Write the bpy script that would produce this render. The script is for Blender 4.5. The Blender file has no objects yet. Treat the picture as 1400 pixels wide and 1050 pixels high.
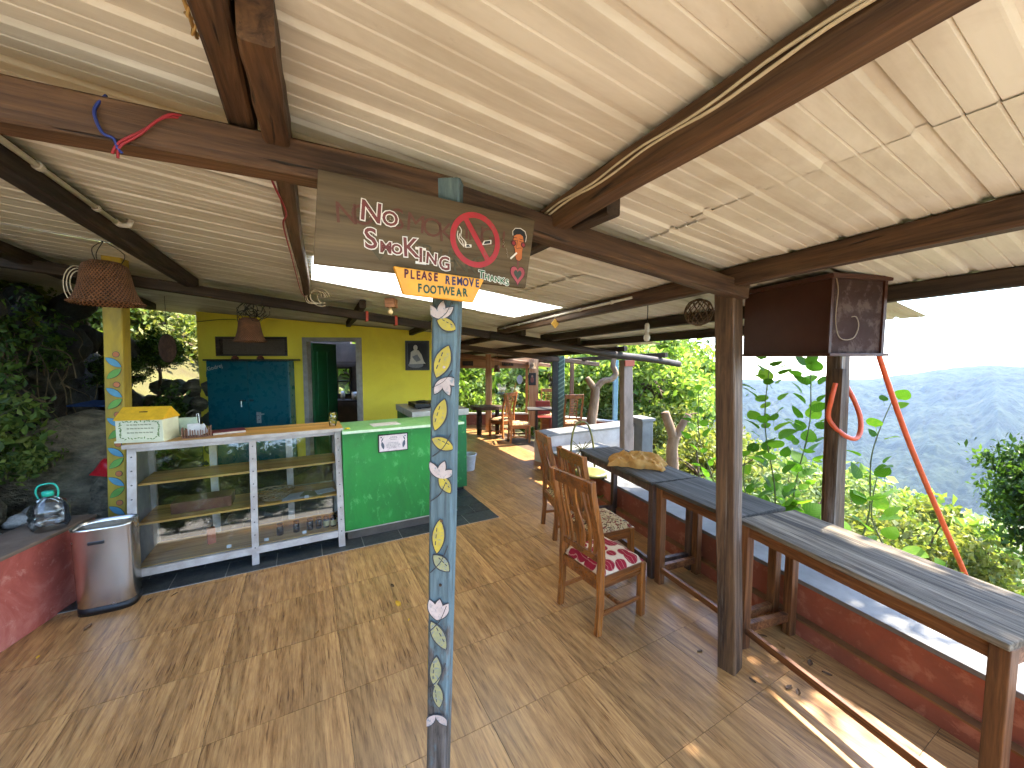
import bpy, math, random
import numpy as np
from mathutils import Vector, Matrix, Euler, noise as mnoise
random.seed(7); RNG = np.random.default_rng(11)
scene = bpy.context.scene
COL = scene.collection
rad = math.radians

# ------------------------------------------------------------------ camera
cam_d = bpy.data.cameras.new('camera'); cam = bpy.data.objects.new('camera', cam_d); COL.objects.link(cam)
cam.location = (0, 0, 1.9); cam.rotation_euler = (rad(90 - 3.8), 0, 0)
cam_d.sensor_width = 36; cam_d.lens = 36 * 526 / 1400; cam_d.clip_start = 0.05; cam_d.clip_end = 12000
scene.camera = cam
# ------------------------------------------------------------------ sky and sun
SUN_AZ, SUN_EL = rad(24), rad(52)            # azimuth from +X towards +Y
sun_vec = Vector((math.cos(SUN_AZ) * math.cos(SUN_EL), math.sin(SUN_AZ) * math.cos(SUN_EL), math.sin(SUN_EL)))
world = bpy.data.worlds.new('World'); scene.world = world; world.use_nodes = True
wn = world.node_tree; wn.nodes.clear()
w_out = wn.nodes.new('ShaderNodeOutputWorld'); w_bg = wn.nodes.new('ShaderNodeBackground'); w_sky = wn.nodes.new('ShaderNodeTexSky')
w_sky.sky_type = 'NISHITA'; w_sky.sun_disc = False
w_sky.sun_elevation = SUN_EL; w_sky.sun_rotation = math.atan2(sun_vec.x, sun_vec.y)
w_sky.altitude = 1400; w_sky.air_density = 1.0; w_sky.dust_density = 1.6; w_sky.ozone_density = 1.0
w_bg.inputs['Strength'].default_value = 0.15
wn.links.new(w_sky.outputs[0], w_bg.inputs[0]); wn.links.new(w_bg.outputs[0], w_out.inputs[0])
sun_d = bpy.data.lights.new('sun', 'SUN'); sun_d.energy = 2.5; sun_d.angle = rad(0.53); sun_d.color = (1.0, 0.93, 0.81)
sun = bpy.data.objects.new('sun', sun_d); COL.objects.link(sun); sun.location = (20, 10, 30)
sun.rotation_euler = sun_vec.to_track_quat('Z', 'Y').to_euler()
scene.view_settings.view_transform = 'Standard'; scene.view_settings.look = 'None'
scene.view_settings.exposure = 3.45; scene.view_settings.gamma = 1.0
scene.render.engine = 'CYCLES'
cy = scene.cycles
cy.use_denoising = True; cy.use_adaptive_sampling = True; cy.adaptive_threshold = 0.02
cy.max_bounces = 10; cy.diffuse_bounces = 7; cy.glossy_bounces = 4; cy.transmission_bounces = 6; cy.transparent_max_bounces = 12; cy.volume_bounces = 1
cy.sample_clamp_indirect = 6.0; cy.caustics_reflective = False; cy.caustics_refractive = False
try:
    cy.denoiser = 'OPENIMAGEDENOISE'
except Exception:
    pass

# ------------------------------------------------------------------ the grid of the place
# q runs across the terrace down to the valley, p runs along it; origin at the blue post
GA = rad(28.5); OX, OY = -0.27, 1.36; CQ, SQ = math.cos(GA), math.sin(GA)
def W(q, p, z=0.0):
    return Vector((OX + q * CQ - p * SQ, OY + q * SQ + p * CQ, z))
def zroof(q):
    return 2.58 - 0.105 * q

# ------------------------------------------------------------------ helpers
def srgb(r, g, b):
    f = lambda c: c / 12.92 if c <= 0.04045 else ((c + 0.055) / 1.055) ** 2.4
    return (f(r / 255), f(g / 255), f(b / 255), 1.0)

class MB:
    """collects pieces of one mesh"""
    def __init__(s): s.v = []; s.f = []
    def add(s, vs, fs):
        n = len(s.v); s.v += [tuple(v) for v in vs]; s.f += [tuple(i + n for i in f) for f in fs]; return s
    def box(s, c, d, rot=None, taper=None):
        c = Vector(c); hx, hy, hz = d[0] / 2, d[1] / 2, d[2] / 2
        vs = []
        for z in (-hz, hz):
            k = taper if (taper is not None and z > 0) else 1
            for x, y in ((-hx, -hy), (hx, -hy), (hx, hy), (-hx, hy)):
                v = Vector((x * k, y * k, z))
                if rot is not None: v = rot @ v
                vs.append(c + v)
        return s.add(vs, [(3, 2, 1, 0), (4, 5, 6, 7), (0, 1, 5, 4), (1, 2, 6, 5), (2, 3, 7, 6), (3, 0, 4, 7)])
    def span(s, a, b):
        return s.box([(a[i] + b[i]) / 2 for i in range(3)], [abs(b[i] - a[i]) for i in range(3)])
    def bar(s, a, b, w, h, up=(0, 0, 1)):
        a, b = Vector(a), Vector(b); d = (b - a); L = d.length; d.normalize(); up = Vector(up)
        if abs(d.dot(up)) > 0.95: up = Vector((0, 1, 0)) if abs(d.y) < 0.9 else Vector((1, 0, 0))
        y = up.cross(d).normalized(); z = d.cross(y)
        return s.box((a + b) / 2, (L, w, h), Matrix((d, y, z)).transposed())
    def tube(s, pts, r, n=8, cap=True):
        pts = [Vector(p) for p in pts]; k = len(pts)
        rr = r if isinstance(r, (list, tuple)) else [r] * k
        vs, fs = [], []; prev = None
        for i, p in enumerate(pts):
            d = (pts[min(i + 1, k - 1)] - pts[max(i - 1, 0)])
            if d.length < 1e-9: d = Vector((0, 0, 1))
            d.normalize()
            if prev is None:
                u = d.orthogonal().normalized()
            else:
                u = (prev - d * prev.dot(d))
                u = u.normalized() if u.length > 1e-6 else d.orthogonal().normalized()
            prev = u; w = d.cross(u)
            for j in range(n):
                a = 2 * math.pi * j / n; vs.append(p + (u * math.cos(a) + w * math.sin(a)) * rr[i])
        for i in range(k - 1):
            for j in range(n):
                fs.append((i * n + j, i * n + (j + 1) % n, (i + 1) * n + (j + 1) % n, (i + 1) * n + j))
        if cap: fs.append(tuple(reversed(range(n)))); fs.append(tuple((k - 1) * n + j for j in range(n)))
        return s.add(vs, fs)
    def lathe(s, prof, n=20, c=(0, 0, 0), sy=1.0, caps=True):
        vs, fs = [], []; k = len(prof)
        for r, z in prof:
            for j in range(n):
                a = 2 * math.pi * j / n; vs.append((c[0] + r * math.cos(a), c[1] + r * math.sin(a) * sy, c[2] + z))
        for i in range(k - 1):
            for j in range(n):
                fs.append((i * n + j, i * n + (j + 1) % n, (i + 1) * n + (j + 1) % n, (i + 1) * n + j))
        if caps:
            fs.append(tuple(reversed(range(n)))); fs.append(tuple((k - 1) * n + j for j in range(n)))
        return s.add(vs, fs)
    def poly(s, pts, y0, y1):
        """outline in (x, z) made a slab between y0 (front) and y1 (back)"""
        n = len(pts); vs = [(x, y0, z) for x, z in pts] + [(x, y1, z) for x, z in pts]
        fs = [tuple(range(n)), tuple(reversed(range(n, 2 * n)))]
        fs += [(i, i + n, (i + 1) % n + n, (i + 1) % n) for i in range(n)]
        return s.add(vs, fs)
    def mesh(s, name, smooth=False):
        me = bpy.data.meshes.new(name); me.from_pydata(s.v, [], s.f); me.update()
        if smooth: me.polygons.foreach_set('use_smooth', [True] * len(me.polygons))
        return me
    def build(s, name, mat, parent=None, smooth=False, bevel=0.0, **kw):
        o = obj(name, s.mesh(name, smooth), mat, parent, **kw)
        if bevel:
            m = o.modifiers.new('bevel', 'BEVEL'); m.width = bevel; m.segments = 2; m.limit_method = 'ANGLE'; m.angle_limit = rad(40)
        return o

def obj(name, me, mat=None, parent=None, loc=None, rot=None, scale=None):
    o = bpy.data.objects.new(name, me); COL.objects.link(o)
    if mat is not None and not me.materials: me.materials.append(mat)
    if parent is not None: o.parent = parent
    if loc is not None: o.location = loc
    if rot is not None: o.rotation_euler = rot
    if scale is not None: o.scale = (scale,) * 3 if isinstance(scale, (int, float)) else scale
    return o
def tag(o, label, cat, group=None):
    o['label'] = label; o['category'] = cat
    if group: o['group'] = group
    return o
def thing(name, label, cat, loc=(0, 0, 0), rz=0.0, group=None):
    o = bpy.data.objects.new(name, None); COL.objects.link(o); o.empty_display_size = 0.1
    o.location = loc; o.rotation_euler = (0, 0, rz); return tag(o, label, cat, group)
def struct(o):
    o['kind'] = 'structure'; return o
def copy_tree(o, parent=None):
    c = o.copy(); COL.objects.link(c); c.parent = parent
    for ch in list(o.children): copy_tree(ch, c)
    return c
def catmull(pts, n=6):
    P = [Vector(p) for p in pts]; P = [P[0]] + P + [P[-1]]; out = []
    for i in range(1, len(P) - 2):
        a, b, c, d = P[i - 1:i + 3]
        for k in range(n):
            t = k / n
            out.append(0.5 * ((2 * b) + (c - a) * t + (2 * a - 5 * b + 4 * c - d) * t * t + (3 * b - a - 3 * c + d) * t ** 3))
    out.append(P[-2]); return out

# ------------------------------------------------------------------ materials
class NT:
    def __init__(s, name):
        s.m = bpy.data.materials.new(name); s.m.use_nodes = True; s.t = s.m.node_tree; s.t.nodes.clear()
        s.out = s.t.nodes.new('ShaderNodeOutputMaterial')
    def n(s, kind, **kw):
        nd = s.t.nodes.new('ShaderNode' + kind)
        for k, v in kw.items():
            if k in nd.inputs: nd.inputs[k].default_value = v
            else: setattr(nd, k, v)
        return nd
    def l(s, a, b): s.t.links.new(a, b)
    def coord(s, kind='Object', scale=(1, 1, 1), loc=(0, 0, 0), rot=(0, 0, 0)):
        tc = s.n('TexCoord'); mp = s.n('Mapping'); s.l(tc.outputs[kind], mp.inputs[0])
        mp.inputs['Scale'].default_value = scale; mp.inputs['Location'].default_value = loc; mp.inputs['Rotation'].default_value = rot
        return mp.outputs[0]
    def noise(s, vec, scale=5, detail=5, rough=0.55, dist=0.0):
        nd = s.n('TexNoise'); s.l(vec, nd.inputs['Vector'])
        nd.inputs['Scale'].default_value = scale; nd.inputs['Detail'].default_value = detail
        nd.inputs['Roughness'].default_value = rough; nd.inputs['Distortion'].default_value = dist
        return nd.outputs['Fac']
    def ramp(s, fac, stops, interp='LINEAR'):
        r = s.n('ValToRGB'); s.l(fac, r.inputs[0]); e = r.color_ramp.elements; r.color_ramp.interpolation = interp
        while len(e) < len(stops): e.new(0.5)
        for i, (p, c) in enumerate(stops):
            e[i].position = p; e[i].color = c if len(c) == 4 else (*c, 1)
        return r.outputs[0]
    def mix(s, fac, a, b, mode='MIX'):
        m = s.n('Mix', data_type='RGBA', blend_type=mode)
        for sock, val in ((m.inputs[0], fac), (m.inputs[6], a), (m.inputs[7], b)):
            if hasattr(val, 'is_linked') or hasattr(val, 'links'): s.l(val, sock)
            else: sock.default_value = val
        return m.outputs[2]
    def math(s, op, a, b=None):
        m = s.n('Math', operation=op)
        for i, val in enumerate((a, b)):
            if val is None: continue
            if hasattr(val, 'links'): s.l(val, m.inputs[i])
            else: m.inputs[i].default_value = val
        return m.outputs[0]
    def bump(s, h, strength=0.3, dist=0.01):
        b = s.n('Bump'); b.inputs['Strength'].default_value = strength; b.inputs['Distance'].default_value = dist
        s.l(h, b.inputs['Height']); return b.outputs[0]
    def principled(s, col, rough=0.6, metal=0.0, normal=None, spec=0.5, **kw):
        p = s.n('BsdfPrincipled')
        for sock, val in ((p.inputs['Base Color'], col), (p.inputs['Roughness'], rough), (p.inputs['Metallic'], metal), (p.inputs['Specular IOR Level'], spec)):
            if hasattr(val, 'links'): s.l(val, sock)
            else: sock.default_value = val
        for k, v in kw.items(): p.inputs[k.replace('_', ' ')].default_value = v
        if normal is not None: s.l(normal, p.inputs['Normal'])
        s.l(p.outputs[0], s.out.inputs[0]); return p

def m_plain(name, c, c2=None, rough=0.6, scale=6, stretch=(1, 1, 1), bump=0.15, bdist=0.004, metal=0.0, spec=0.5, dirt=0.0, dirtc=(60, 50, 40), wear=None, wearc=(200, 195, 185), coord='Object', seed=0.0, rvar=0.12):
    t = NT(name); a = srgb(*c); b = srgb(*(c2 or [max(0, x * 0.8) for x in c]))
    v = t.coord(coord, stretch, (seed, seed * 1.7, seed * 0.3))
    n1 = t.noise(v, scale, 6, 0.6); col = t.ramp(n1, [(0.3, b), (0.7, a)])
    n2 = t.noise(v, scale * 5.3, 4, 0.6)
    if dirt:
        n3 = t.noise(v, scale * 0.55, 5, 0.65, 0.6)
        col = t.mix(t.ramp(n3, [(0.42, (0, 0, 0, 1)), (0.75, (dirt, dirt, dirt, 1))]), col, srgb(*dirtc))
    if wear:
        n4 = t.noise(v, scale * 2.1, 7, 0.7, 0.3)
        col = t.mix(t.ramp(n4, [(1 - wear - 0.04, (0, 0, 0, 1)), (1 - wear + 0.05, (1, 1, 1, 1))]), col, srgb(*wearc))
    r = t.ramp(n2, [(0.2, (max(0.03, rough - rvar),) * 3), (0.8, (min(1, rough + rvar),) * 3)])
    nb = t.bump(t.math('ADD', n1, t.math('MULTIPLY', n2, 0.5)), bump, bdist) if bump else None
    t.principled(col, r, metal, nb, spec); return t.m

def m_wood(name, dark, light, axis='x', rough=0.55, scale=1.0, bump=0.3, knots=True, wear=0.0, wearc=(150, 145, 135), spec=0.4, coat=0.0, crack=0.0):
    t = NT(name); st = {'x': (0.06, 1, 1), 'y': (1, 0.06, 1), 'z': (1, 1, 0.06)}[axis]
    oi = t.n('ObjectInfo'); base = t.coord('Object')
    add = t.n('VectorMath', operation='ADD'); t.l(base, add.inputs[0])
    cm = t.n('CombineXYZ'); rnd = t.math('MULTIPLY', oi.outputs['Random'], 17.0)
    for i in range(3): t.l(rnd, cm.inputs[i])
    t.l(cm.outputs[0], add.inputs[1])
    mp = t.n('Mapping'); t.l(add.outputs[0], mp.inputs[0]); mp.inputs['Scale'].default_value = [k * scale for k in st]
    v = mp.outputs[0]
    g1 = t.noise(v, 26, 6, 0.65, 0.9); g2 = t.noise(v, 110, 3, 0.6, 0.2); big = t.noise(v, 5, 4, 0.6, 1.4)
    f = t.math('ADD', t.math('MULTIPLY', g1, 0.55), t.math('ADD', t.math('MULTIPLY', g2, 0.2), t.math('MULTIPLY', big, 0.3)))
    mid = tuple((x + y) / 2 for x, y in zip(dark, light))
    col = t.ramp(f, [(0.36, srgb(*[x * 0.62 for x in dark])), (0.45, srgb(*dark)), (0.55, srgb(*mid)), (0.68, srgb(*light))])
    stn = t.noise(v, 2.6, 6, 0.7, 1.0); col = t.mix(t.ramp(stn, [(0.48, (0, 0, 0, 1)), (0.66, (0.7, 0.7, 0.7, 1))]), col, srgb(*[x * 0.5 for x in dark]))
    if wear:
        w = t.noise(v, 9, 7, 0.7, 0.5)
        col = t.mix(t.ramp(w, [(0.62 - wear, (0, 0, 0, 1)), (0.74 - wear * 0.6, (0.85, 0.85, 0.85, 1))]), col, srgb(*wearc))
    r = t.ramp(g1, [(0.3, (min(1, rough + 0.15),) * 3), (0.7, (max(0.05, rough - 0.12),) * 3)])
    ck = t.ramp(t.noise(v, 55, 3, 0.5, 0.15), [(0.27, (1, 1, 1, 1)), (0.33, (0, 0, 0, 1))])
    if crack: col = t.mix(t.math('MULTIPLY', ck, crack), col, srgb(*[x * 0.3 for x in dark]))
    p = t.principled(col, r, 0, t.bump(t.math('SUBTRACT', f, t.math('MULTIPLY', ck, 0.6 * crack)), bump, 0.008), spec)
    if coat: p.inputs['Coat Weight'].default_value = coat; p.inputs['Coat Roughness'].default_value = 0.2
    return t.m

def m_flat(name, c, rough=0.6, spec=0.4):
    return m_plain(name, c, [x * 0.88 for x in c], rough, 22, bump=0.06, spec=spec)

def m_leaf(name, cols, trans=0.45, rough=0.5):
    t = NT(name); oi = t.n('ObjectInfo'); geo = t.n('NewGeometry')
    v = t.coord('Object'); n1 = t.noise(v, 1.3, 3, 0.6)
    f = t.math('ADD', t.math('MULTIPLY', geo.outputs['Random Per Island'], 0.6), t.math('ADD', t.math('MULTIPLY', n1, 0.35), t.math('MULTIPLY', oi.outputs['Random'], 0.12)))
    k = len(cols); col = t.ramp(f, [(0.12 + 0.76 * i / (k - 1), srgb(*c)) for i, c in enumerate(cols)])
    p = t.n('BsdfPrincipled'); t.l(col, p.inputs['Base Color']); p.inputs['Roughness'].default_value = rough; p.inputs['Specular IOR Level'].default_value = 0.35
    tr = t.n('BsdfTranslucent'); t.l(t.mix(1.0, col, (0.95, 1.0, 0.45, 1), 'MULTIPLY'), tr.inputs[0])
    mx = t.n('MixShader'); mx.inputs[0].default_value = trans
    t.l(p.outputs[0], mx.inputs[1]); t.l(tr.outputs[0], mx.inputs[2]); t.l(mx.outputs[0], t.out.inputs[0]); return t.m

def m_glass(name, tint=(0.95, 0.98, 0.96), rough=0.02, haze=0.05):
    """thin pane: mostly clear, mirror-like at grazing angles, a little dusty"""
    t = NT(name); fr = t.n('Fresnel', IOR=1.5); tp = t.n('BsdfTransparent'); tp.inputs[0].default_value = (*tint, 1)
    gl = t.n('BsdfGlossy'); gl.inputs['Roughness'].default_value = rough
    mx = t.n('MixShader'); f = t.math('MULTIPLY', fr.outputs[0], 1.9); t.l(f, mx.inputs[0]); t.l(tp.outputs[0], mx.inputs[1]); t.l(gl.outputs[0], mx.inputs[2])
    df = t.n('BsdfDiffuse'); df.inputs[0].default_value = (0.7, 0.7, 0.66, 1)
    v = t.coord('Object', (1, 1, 1)); d = t.ramp(t.noise(v, 7, 7, 0.75, 0.8), [(0.55, (0, 0, 0, 1)), (0.85, (haze * 2, haze * 2, haze * 2, 1))])
    m2 = t.n('MixShader'); t.l(d, m2.inputs[0]); t.l(mx.outputs[0], m2.inputs[1]); t.l(df.outputs[0], m2.inputs[2])
    t.l(m2.outputs[0], t.out.inputs[0]); return t.m

BEAM = m_wood('beam_wood', (52, 33, 19), (106, 74, 45), 'x', 0.65, 1.0, 0.7, wear=0.05, wearc=(98, 76, 54), crack=0.9)
BEAM_OLD = m_wood('beam_wood_dark', (34, 24, 15), (72, 52, 34), 'x', 0.7, 1.0, 0.7, crack=0.8)
BEAM_PALE = m_wood('beam_wood_pale', (112, 70, 40), (176, 124, 80), 'x', 0.6, 1.0, 0.3)
POST_W = m_wood('post_wood', (62, 43, 27), (124, 93, 62), 'z', 0.65, 1.0, 0.7, wear=0.04, crack=0.8)
CHAIR_W = m_wood('chair_wood', (112, 62, 24), (186, 118, 56), 'z', 0.32, 1.6, 0.12, spec=0.5, coat=0.25)
CHAIR_X = m_wood('chair_wood_rail', (108, 58, 24), (180, 112, 54), 'x', 0.32, 1.6, 0.12, spec=0.5, coat=0.25)
CHAIR_P = m_wood('pale_chair_wood', (160, 92, 44), (214, 148, 86), 'z', 0.4, 1.6, 0.12)
TABLE_TOP = m_wood('weathered_table_top', (62, 53, 42), (116, 102, 82), 'x', 0.78, 1.3, 0.5, wear=0.14, wearc=(146, 132, 110), spec=0.2, crack=0.7)
TABLE_TOP2 = m_wood('dark_table_top', (56, 51, 44), (92, 86, 76), 'x', 0.75, 0.9, 0.3, wear=0.05, wearc=(112, 104, 92), spec=0.2)
TABLE_W = m_wood('table_wood', (84, 50, 25), (146, 96, 54), 'z', 0.5, 1.2, 0.25)
TABLE_X = m_wood('table_rail_wood', (88, 50, 24), (152, 98, 54), 'x', 0.5, 1.2, 0.25)
TABLE_D = m_wood('dark_table_wood', (70, 50, 40), (118, 92, 76), 'z', 0.5, 1.2, 0.25)
# ================================================================== SETTING
def fbm(x, y, octv=5, seed=0, lac=2.03, gain=0.5):
    """value noise on numpy arrays, about -1..1"""
    def h(ix, iy, s):
        n = (ix.astype(np.int64) * 374761393 + iy.astype(np.int64) * 668265263 + s * 1442695041) & 0x7fffffff
        n = ((n ^ (n >> 13)) * 1274126177) & 0x7fffffff
        return ((n ^ (n >> 16)) & 0xffff) / 32767.5 - 1
    out = np.zeros_like(x, dtype=float); amp = 1.0; tot = 0
    for o in range(octv):
        ix, iy = np.floor(x), np.floor(y); fx, fy = x - ix, y - iy
        ux, uy = fx * fx * (3 - 2 * fx), fy * fy * (3 - 2 * fy); s = seed + o * 17
        a = h(ix, iy, s) * (1 - ux) + h(ix + 1, iy, s) * ux; b = h(ix, iy + 1, s) * (1 - ux) + h(ix + 1, iy + 1, s) * ux
        out += amp * (a * (1 - uy) + b * uy); tot += amp; amp *= gain; x = x * lac + 3.1; y = y * lac + 7.7
    return out / tot
def grid_mesh(name, X, Y, Z, smooth=True):
    n, m = X.shape; v = np.stack([X.ravel(), Y.ravel(), Z.ravel()], 1)
    i = np.arange(n * m).reshape(n, m); f = np.stack([i[:-1, :-1].ravel(), i[1:, :-1].ravel(), i[1:, 1:].ravel(), i[:-1, 1:].ravel()], 1)
    me = bpy.data.meshes.new(name); me.from_pydata(v.tolist(), [], f.tolist()); me.update()
    if smooth: me.polygons.foreach_set('use_smooth', [True] * len(me.polygons))
    return me

# ---- floor of wood-look tiles, 0.65 x 0.565 m
def m_tile():
    t = NT('wood_look_tile'); oi = t.n('ObjectInfo'); v0 = t.coord('Object')
    vr = t.math('MULTIPLY', t.math('FLOOR', t.math('MULTIPLY', oi.outputs['Random'], 3.0)), 5.3)
    cm = t.n('CombineXYZ'); t.l(vr, cm.inputs[2])
    ad = t.n('VectorMath', operation='ADD'); t.l(v0, ad.inputs[0]); t.l(cm.outputs[0], ad.inputs[1])
    sep = t.n('SeparateXYZ'); t.l(v0, sep.inputs[0]); x = t.math('DIVIDE', sep.outputs[0], 0.65)
    mp = t.n('Mapping'); t.l(ad.outputs[0], mp.inputs[0]); mp.inputs['Scale'].default_value = (1, 0.07, 1)
    mp2 = t.n('Mapping'); t.l(ad.outputs[0], mp2.inputs[0]); mp2.inputs['Scale'].default_value = (1, 0.3, 1)
    warp = t.noise(mp2.outputs[0], 6, 3, 0.5); g1 = t.noise(mp.outputs[0], 38, 6, 0.68, 0.35); g2 = t.noise(mp.outputs[0], 170, 3, 0.6, 0.1)
    wv = t.n('TexWave', wave_type='BANDS', bands_direction='X'); t.l(mp2.outputs[0], wv.inputs[0]); wv.inputs['Scale'].default_value = 9; wv.inputs['Distortion'].default_value = 9; wv.inputs['Detail'].default_value = 3; wv.inputs['Detail Scale'].default_value = 1.2
    xs = t.math('SUBTRACT', x, 0.36); par = t.math('ADD', t.math('MULTIPLY', t.math('MULTIPLY', xs, xs), 26.0), t.math('MULTIPLY', sep.outputs[1], -5.0))
    cat = t.math('SINE', t.math('ADD', t.math('MULTIPLY', par, 5.0), t.math('MULTIPLY', warp, 14.0)))
    inwide = t.ramp(x, [(0.0, (1,) * 3), (0.19, (0.55,) * 3), (0.5, (0.0,) * 3)], 'CONSTANT')
    lines = t.ramp(t.noise(mp.outputs[0], 70, 3, 0.6, 0.3), [(0.31, (1,) * 3), (0.39, (0,) * 3)])
    f = t.math('ADD', t.math('MULTIPLY', g1, 0.66), t.math('ADD', t.math('MULTIPLY', g2, 0.24), t.math('MULTIPLY', t.math('MULTIPLY', cat, inwide), 0.03)))
    f = t.math('SUBTRACT', f, t.math('MULTIPLY', lines, 0.13))
    col = t.ramp(f, [(0.28, srgb(100, 66, 36)), (0.40, srgb(150, 107, 62)), (0.52, srgb(182, 136, 82)), (0.68, srgb(204, 160, 100))])
    strip = t.ramp(x, [(0.0, (0.86,) * 3), (0.19, (1.03,) * 3), (0.5, (0.95,) * 3), (0.66, (0.87,) * 3), (0.82, (1.07,) * 3)], 'CONSTANT')
    col = t.mix(1.0, col, strip, 'MULTIPLY')
    dn = t.coord('Generated'); geo = t.n('NewGeometry')
    dirt = t.noise(geo.outputs['Position'], 1.6, 6, 0.7, 0.5)
    col = t.mix(t.ramp(dirt, [(0.45, (0, 0, 0, 1)), (0.75, (0.35, 0.35, 0.35, 1))]), col, srgb(124, 96, 66))
    tone = t.math('ADD', 0.90, t.math('MULTIPLY', oi.outputs['Random'], 0.16)); tc = t.n('CombineColor')
    for i in range(3): t.l(tone, tc.inputs[i])
    col = t.mix(1.0, col, tc.outputs[0], 'MULTIPLY')
    sm = t.noise(geo.outputs['Position'], 3.0, 5, 0.7)
    r = t.ramp(t.math('ADD', t.math('MULTIPLY', g1, 0.4), t.math('MULTIPLY', sm, 0.6)), [(0.3, (0.27,) * 3), (0.7, (0.5,) * 3)])
    t.principled(col, r, 0, t.bump(f, 0.12, 0.002), 0.5); return t.m
TILE = m_tile()
GROUT = m_plain('grout', (96, 76, 54), (72, 56, 40), 0.9, 14)
floor = struct(obj('floor', MB().box((0, 0, 0), (1, 1, 0.05)).mesh('floor'), GROUT))
fl = MB(); fl.v = [tuple(W(q, p, z)) for z in (-0.06, -0.003) for q, p in ((-2.6, -2.3), (4.2, -2.3), (4.2, 9.9), (-2.6, 9.9))]
fl.f = [(3, 2, 1, 0), (4, 5, 6, 7), (0, 1, 5, 4), (1, 2, 6, 5), (2, 3, 7, 6), (3, 0, 4, 7)]
floor.data = fl.mesh('floor'); floor.data.materials.append(GROUT)
TQ, TP = 0.65, 0.565
tile_me = MB().span((0.0012, 0.0012, -0.012), (TQ - 0.0012, TP - 0.0012, 0)).mesh('floor_tile'); tile_me.materials.append(TILE)
LED_O, LED_A = Vector((1.98, 2.64, 0)), rad(110.3)          # inner face of the valley parapet: a point on it and its direction
LED_N = Vector((math.cos(LED_A - math.pi / 2), math.sin(LED_A - math.pi / 2), 0))
for i in range(-4, 7):
    for j in range(-4, 18):
        q0, p0 = 0.395 + i * TQ, 0.388 + (j - 0) * TP - TP
        c = W(q0 + TQ / 2, p0 + TP / 2)
        if (c - LED_O).dot(LED_N) > 0.35 or c.x < -3.6 or c.y > 11.3 or c.y < -0.9 or (c.x < -2.2 and c.y > 4.4): continue
        o = obj('floor_tile', tile_me, None, floor, W(q0, p0, random.uniform(-0.0006, 0.0006)), (0, 0, GA))

# slate strip before the counter; dark rows behind it stand in for shade
SLATE = m_plain('slate', (52, 56, 56), (34, 37, 38), 0.45, 9, bump=0.3, dirt=0.4, dirtc=(84, 84, 78))
slate = struct(MB().span((-2.2, 2.70, 0.0), (1.60, 5.2, 0.004)).build('slate_and_shade_paving', m_plain('pale_grout', (150, 148, 140), None, 0.9), None, loc=(OX, OY, 0), rot=(0, 0, GA)))
for j in range(9):
    for i in range(11):
        a = -2.2 + i * 0.38 + (0.19 if j % 2 else 0)
        b = min(a + 0.372, 1.597)
        if b - a < 0.05: continue
        d = 2.703 + j * 0.27
        MB().span((a, d, 0.0), (b, d + 0.262, 0.0085 + random.uniform(0, 0.001))).build('slate_and_shade_tile', SLATE, slate)

# ---- near ground: flat under the terrace, falling to the valley, rising behind
def h_ground(X, Y):
    s = (X - LED_O.x) * LED_N.x + (Y - LED_O.y) * LED_N.y - 1.15
    z = np.full_like(X, -0.10)
    s = np.minimum(s, 62 + 0.25 * np.maximum(0, s - 62))
    z = np.where(s > 0, -0.10 - 0.15 * np.minimum(s, 1) - 0.62 * s, z)
    u = np.maximum(0, Y - 12.5); z = z - np.where(s <= 0, 0.10 * u, 0.0) 
    l = np.maximum(0, -5.0 - X); z = z + 0.85 * l * (Y > -50)
    amp = np.clip((np.abs(s) * (s > 0) + l + u) * 0.08, 0, 1.5)
    return z + amp * fbm(X * 0.35, Y * 0.35, 4, 5)
th = np.linspace(0, 2 * np.pi, 161); rr = np.concatenate([np.linspace(0.01, 16, 60), np.geomspace(16.5, 260, 60)])
R_, T_ = np.meshgrid(rr, th, indexing='ij'); GX, GY = 0.5 + R_ * np.cos(T_), 4 + R_ * np.sin(T_)
GRASSY = m_plain('hill_soil', (92, 92, 44), (70, 58, 38), 0.95, 1.2, bump=0.6, bdist=0.05)
struct(obj('ground', grid_mesh('ground', GX, GY, h_ground(GX, GY)), GRASSY))

# ---- mountains across the valley
def m_forest(name, greens, rock, rocky):
    t = NT(name); geo = t.n('NewGeometry'); P = geo.outputs['Position']
    vo = t.n('TexVoronoi'); t.l(P, vo.inputs['Vector']); vo.inputs['Scale'].default_value = 0.085
    n1 = t.noise(P, 0.013, 6, 0.65); n2 = t.noise(P, 0.11, 5, 0.7)
    f = t.math('ADD', t.math('MULTIPLY', n1, 0.62), t.math('ADD', t.math('MULTIPLY', n2, 0.24), t.math('MULTIPLY', vo.outputs['Distance'], -0.012)))
    c = t.ramp(f, [(0.30, srgb(*[x * 0.6 for x in greens[0]])), (0.40, srgb(*greens[1])), (0.50, srgb(*[x * 0.9 for x in greens[2]]))])
    n3 = t.noise(P, 0.006, 8, 0.72, 0.9)
    c = t.mix(t.ramp(n3, [(rocky, (0, 0, 0, 1)), (rocky + 0.12, (1, 1, 1, 1))]), c, srgb(*rock))
    hgt = t.math('ADD', t.math('MULTIPLY', n2, 1.0), t.math('MULTIPLY', vo.outputs['Distance'], -0.05))
    t.principled(c, 0.9, 0, t.bump(hgt, 0.6, 10.0), 0.1); return t.m
az = np.radians(np.linspace(8, 100, 760)); r = np.concatenate([np.linspace(480, 1560, 460), np.linspace(1580, 2500, 30)])
RR, AA = np.meshgrid(r, az, indexing='ij'); MX, MY = RR * np.sin(AA), RR * np.cos(AA)
deg = np.degrees(AA)
ridge = np.interp(deg, [8, 26, 33, 38, 43, 46, 49, 51, 53, 58, 70, 100], [-120, -62, -70, -66, -58, -40, -22, -14, -18, -30, -10, -60])
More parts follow.
